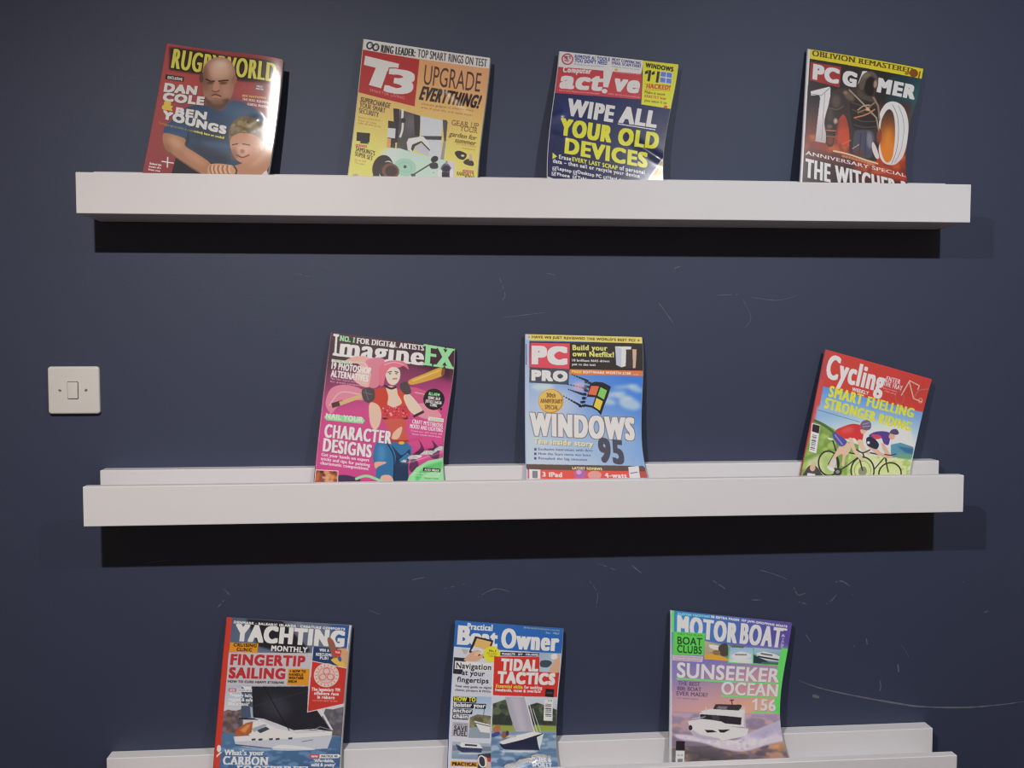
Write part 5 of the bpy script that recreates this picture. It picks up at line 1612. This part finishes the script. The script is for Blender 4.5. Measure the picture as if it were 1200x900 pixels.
MAGAZINES = [
    dict(kind='magazine', art=art_rugby, ledge=0, x=-0.376, foot=0.062, head=0.014, hu=1432,
         left=[-0.0638, -0.0675, -0.0713, -0.0753, -0.0794, -0.0836, -0.0879, -0.0923, -0.0967, -0.0995, -0.1025], top_left=0.2882,
         right=[0.1326, 0.1305, 0.1280, 0.1251, 0.1219, 0.1184, 0.1147, 0.1110, 0.1077, 0.1051, 0.1020], top_right=0.2544,
         camber=0.0005, thick=0.004, fan=0.002, spine='a84a4c', back='40383c',
         bumps=[(0.919, -0.214, 0.0259, 0.492, 0.588), (0.924, 0.847, 0.0058, 0.683, 0.13)],
         creases=[(0.743, 0.477, 0.868, 0.403, 0.0012, 0.01)],
         label='red rugby magazine with a bald man in a blue shirt, leftmost on the top ledge'),
    dict(kind='magazine', art=art_gadget, ledge=0, x=-0.028, foot=0.05, head=0.022, hu=1317,
         left=[-0.0799, -0.0828, -0.0858, -0.0889, -0.0922, -0.0956, -0.0991, -0.1028, -0.1067, -0.1092, -0.1115], top_left=0.2997,
         right=[0.1371, 0.1347, 0.1316, 0.1281, 0.1245, 0.1208, 0.1176, 0.1149, 0.1130, 0.1121, 0.1113], top_right=0.2720,
         camber=-0.003, thick=0.005, fan=0.004, spine='d8c8b0', back='3a3634',
         bumps=[],
         creases=[(0.67, 0.229, 0.914, 0.365, 0.0012, 0.007)],
         label='orange and yellow gadget magazine with a red logo block and a turntable'),
    dict(kind='magazine', art=art_computing, ledge=0, x=0.311, foot=0.052, head=0.015, hu=1323,
         left=[-0.0783, -0.0814, -0.0853, -0.0895, -0.0938, -0.0975, -0.1006, -0.1025, -0.1030, -0.1027, -0.1025], top_left=0.2901,
         right=[0.1339, 0.1294, 0.1239, 0.1179, 0.1121, 0.1069, 0.1030, 0.1011, 0.1015, 0.1024, 0.1034], top_right=0.2715,
         camber=0.001, thick=0.003, fan=0.003, spine='c8cad6', back='5a5a66',
         bumps=[],
         creases=[(0.675, 0.514, 1.017, 0.66, 0.0018, 0.008), (-0.035, 0.435, 0.095, 0.388, 0.0014, 0.008), (0.02, 0.523, 0.149, 0.548, 0.001, 0.007)],
         label='navy computing magazine with big white and yellow headline and yellow corner box'),
    dict(kind='magazine', art=art_games, ledge=0, x=0.762, foot=0.05, head=0.014, hu=1354,
         left=[-0.0775, -0.0803, -0.0831, -0.0858, -0.0886, -0.0913, -0.0941, -0.0969, -0.0996, -0.1013, -0.1029], top_left=0.3062,
         right=[0.1371, 0.1311, 0.1237, 0.1157, 0.1080, 0.1015, 0.0972, 0.0961, 0.0986, 0.1013, 0.1039], top_right=0.2747,
         camber=0.004, thick=0.005, fan=0.002, spine='d5d3da', back='2a2828',
         bumps=[],
         creases=[],
         label='dark games magazine with a hooded fighter and yellow top band, rightmost on the top ledge'),
    dict(kind='magazine', art=art_digital_painting, ledge=1, x=-0.086, foot=0.046, head=0.013, hu=1343,
         left=[-0.0832, -0.0871, -0.0909, -0.0945, -0.0979, -0.1012, -0.1044, -0.1074, -0.1102, -0.1126, -0.1142], top_left=0.3030,
         right=[0.1324, 0.1313, 0.1284, 0.1245, 0.1201, 0.1159, 0.1126, 0.1107, 0.1109, 0.1131, 0.1150], top_right=0.2760,
         camber=0.004, thick=0.005, fan=0.002, spine='7a4a60', back='3a3038',
         bumps=[],
         creases=[(0.7, 0.732, 1.014, 0.647, -0.0035, 0.005)],
         label='pink digital art magazine with a painted red-haired woman, leftmost on the middle ledge'),
    dict(kind='magazine', art=art_desktop_computers, ledge=1, x=0.283, foot=0.048, head=0.014, hu=1414,
         left=[-0.1097, -0.1102, -0.1107, -0.1111, -0.1114, -0.1116, -0.1117, -0.1117, -0.1116, -0.1115, -0.1114], top_left=0.2998,
         right=[0.1003, 0.1018, 0.1013, 0.0997, 0.0978, 0.0962, 0.0957, 0.0972, 0.1013, 0.1074, 0.1122], top_right=0.2943,
         camber=0.002, thick=0.005, fan=0.003, spine='b2c0e6', back='505868',
         bumps=[],
         creases=[],
         label='sky blue computer magazine with a four-colour window flag, standing upright on the middle ledge'),
    dict(kind='magazine', art=art_cycling, ledge=1, x=0.769, foot=0.043, head=0.014, hu=1213,
         left=[-0.0440, -0.0501, -0.0563, -0.0625, -0.0687, -0.0749, -0.0811, -0.0873, -0.0934, -0.0983, -0.1020], top_left=0.2711,
         right=[0.1567, 0.1497, 0.1431, 0.1368, 0.1309, 0.1252, 0.1197, 0.1145, 0.1094, 0.1058, 0.1028], top_right=0.2156,
         camber=0.003, thick=0.003, fan=0.002, spine='b0444c', back='4a4a50',
         bumps=[],
         creases=[],
         label='red-topped cycling magazine with two racing cyclists, tilted at the right of the middle ledge'),
    dict(kind='magazine', art=art_yachting, ledge=2, x=-0.269, foot=0.052, head=0.015, hu=1378,
         left=[-0.0861, -0.0887, -0.0914, -0.0939, -0.0963, -0.0987, -0.1010, -0.1033, -0.1054, -0.1071, -0.1083], top_left=0.3062,
         right=[0.1291, 0.1265, 0.1241, 0.1218, 0.1195, 0.1174, 0.1153, 0.1133, 0.1115, 0.1099, 0.1088], top_right=0.2866,
         camber=0.003, thick=0.005, fan=0.004, spine='b83a2e', back='404850',
         bumps=[],
         creases=[],
         label='yachting magazine with a red spine and a dark-sailed yacht, leftmost on the bottom ledge'),
    dict(kind='magazine', art=art_boat_owner, ledge=2, x=0.131, foot=0.052, head=0.015, hu=1446,
         left=[-0.0839, -0.0862, -0.0884, -0.0904, -0.0923, -0.0941, -0.0958, -0.0973, -0.0987, -0.0999, -0.1006], top_left=0.2907,
         right=[0.1104, 0.1086, 0.1061, 0.1031, 0.1000, 0.0973, 0.0953, 0.0944, 0.0949, 0.0973, 0.0997], top_right=0.2711,
         camber=0.004, thick=0.004, fan=0.002, spine='2a62ae', back='404a58',
         bumps=[],
         creases=[(0.503, 0.911, 0.83, 0.839, -0.006, 0.007)],
         label='blue-headed boating magazine with a red headline block, between two others on the bottom ledge'),
    dict(kind='magazine', art=art_motor_boats, ledge=2, x=0.545, foot=0.056, head=0.016, hu=1260,
         left=[-0.1033, -0.1043, -0.1054, -0.1065, -0.1076, -0.1088, -0.1100, -0.1112, -0.1125, -0.1138, -0.1147], top_left=0.2995,
         right=[0.1231, 0.1178, 0.1118, 0.1057, 0.1002, 0.0961, 0.0940, 0.0947, 0.0987, 0.1069, 0.1146], top_right=0.2711,
         camber=0.003, thick=0.006, fan=0.003, spine='cfd2de', back='48506a',
         bumps=[],
         creases=[],
         label='purple sunset motor yacht magazine with green side strip, rightmost on the bottom ledge'),
]


def edge_curve(xs, v):
    """the side of the page, smoothed through its sample points"""
    n = len(xs) - 1
    t = np.clip(v, 0, 1) * n
    i = np.minimum(t.astype(int), n - 1)
    k = t - i
    p = np.concatenate([[2 * xs[0] - xs[1]], xs, [2 * xs[-1] - xs[-2]]])
    a, b, c, d = p[i], p[i + 1], p[i + 2], p[i + 3]
    return .5 * (2 * b + (c - a) * k + (2 * a - 5 * b + 4 * c - d) * k * k + (3 * b - a - 3 * c + d) * k ** 3)


def sheet(g, u, v):
    """a point of the cover: x across, z up the page, y towards the reader is negative"""
    xl, xr = edge_curve(np.array(g['left']), v), edge_curve(np.array(g['right']), v)
    zl, zr = g['top_left'] * (1 - v) + .003 * v, g['top_right'] * (1 - v) + .003 * v
    x, z = xl + (xr - xl) * u, zl + (zr - zl) * u
    w = .21
    hgt = (g['top_left'] + g['top_right']) / 2
    y = g['camber'] * 4 * u * (1 - u) * (.35 + .65 * np.sin(np.pi * np.clip(v * .9 + .08, 0, 1)))
    for u0, v0, a, ru, rv in g['bumps']:
        y = y + a * np.exp(-((u - u0) / ru) ** 2 - ((v - v0) / rv) ** 2)
    for u0, v0, u1, v1, a, s in g['creases']:
        dx, dz = (u1 - u0) * w, (v1 - v0) * hgt
        ln = math.hypot(dx, dz)
        px, pz = (u - u0) * w, (v - v0) * hgt
        t = (px * dx + pz * dz) / ln ** 2
        q = (px * dz - pz * dx) / ln
        end = np.clip((t + .25) / .5, 0, 1) * np.clip((1.25 - t) / .5, 0, 1)
        y = y + a * end * end * (3 - 2 * end) * np.exp(-(q / s) ** 2)
    return x, -y, z


def grid_faces(nr, nc, off=0):
    r, c = np.meshgrid(np.arange(nr - 1), np.arange(nc - 1), indexing='ij')
    a = (r * nc + c).ravel() + off
    return np.stack([a, a + nc, a + nc + 1, a + 1], 1)


def big_mesh(name, co, quads):
    me = bpy.data.meshes.new(name)
    me.vertices.add(len(co))
    me.vertices.foreach_set('co', np.ascontiguousarray(co, np.float32).ravel())
    me.loops.add(quads.size)
    me.loops.foreach_set('vertex_index', np.ascontiguousarray(quads, np.int32).ravel())
    me.polygons.add(len(quads))
    me.polygons.foreach_set('loop_start', np.arange(0, quads.size, 4, dtype=np.int32))
    me.update(calc_edges=True)
    me.validate()
    return me


def slab(name, g, u, v, d0, d1, mat, parent, du=0.0, smooth=True):
    """a stack of paper following the cover, from d0 to d1 behind it; its far pages fan out sideways by du"""
    U, V = np.meshgrid(u, v)
    x, y, z = sheet(g, U, V)
    nr, nc = U.shape
    lay = []
    for d, e in ((d0, 0.0), (d1, du)):
        flat = d / .006
        lay.append(np.stack([x + e * (U - .25), y * (1 - .55 * min(flat, 1)) + d, z], -1).reshape(-1, 3))
    n = nr * nc
    q = [grid_faces(nr, nc), grid_faces(nr, nc, n)[:, ::-1]]
    rim = list(range(nc)) + [r * nc + nc - 1 for r in range(1, nr)] + [n - 1 - k for k in range(1, nc)] + [r * nc for r in range(nr - 2, 0, -1)]
    rim = np.array(rim)
    nx = np.roll(rim, -1)
    q.append(np.stack([rim, nx, nx + n, rim + n], 1))
    me = big_mesh(name, np.concatenate(lay), np.concatenate(q))
    return link(name, me, mat, parent, False)


def magazine(g):
    zf = LIP[g['ledge']] - LIP_H + BOARD
    t = empty(g['kind'], (g['x'], -g['foot'], zf), g['label'], 'magazine', 'magazines on the wall ledges')
    t.rotation_euler = (-math.atan2(g['foot'] - g['head'], HT), 0, 0)
    c = Canvas(g['hu'], 'c8c8c8')
    g['art'](c)
    col = c.grid()
    nr, nc = col.shape[:2]
    u, v = np.linspace(0, 1, nc), np.linspace(0, 1, nr)
    U, V = np.meshgrid(u, v)
    x, y, z = sheet(g, U, V)
    co = np.stack([x, y, z], -1).reshape(-1, 3)
    me = big_mesh('front_cover', co, grid_faces(nr, nc))
    s = np.clip(col.reshape(-1, 3), 0, 1)
    s = np.where(s <= .04045, s / 12.92, ((s + .055) / 1.055) ** 2.4) * PRINT_GAIN
    s = np.minimum(s, .88)
    at = me.color_attributes.new('print', 'FLOAT_COLOR', 'POINT')
    at.data.foreach_set('color', np.concatenate([s, np.ones((len(s), 1))], 1).astype(np.float32).ravel())
    link('front_cover', me, M_PRINT, t, True)
    th = g['thick']
    slab('page_block', g, np.linspace(.002, 1.0, 26), np.linspace(.002, 1, 34), .0003, th, M_EDGE, t, g['fan'])
    slab('back_cover', g, np.linspace(0, 1.0, 26), np.linspace(0, 1, 34), th + .0001, th + .0004,
         plain('back_cover_print', lin(g['back']), .4, .4, .2, 20), t, g['fan'])
    slab('spine', g, np.array([-.006, -.003, 0.0]), np.linspace(0, 1, 34), 0.0, th + .0004,
         plain('spine_print', lin(g['spine']), .4, .4, .05, 20), t, 0)
    return t


for g in MAGAZINES:
    magazine(g)
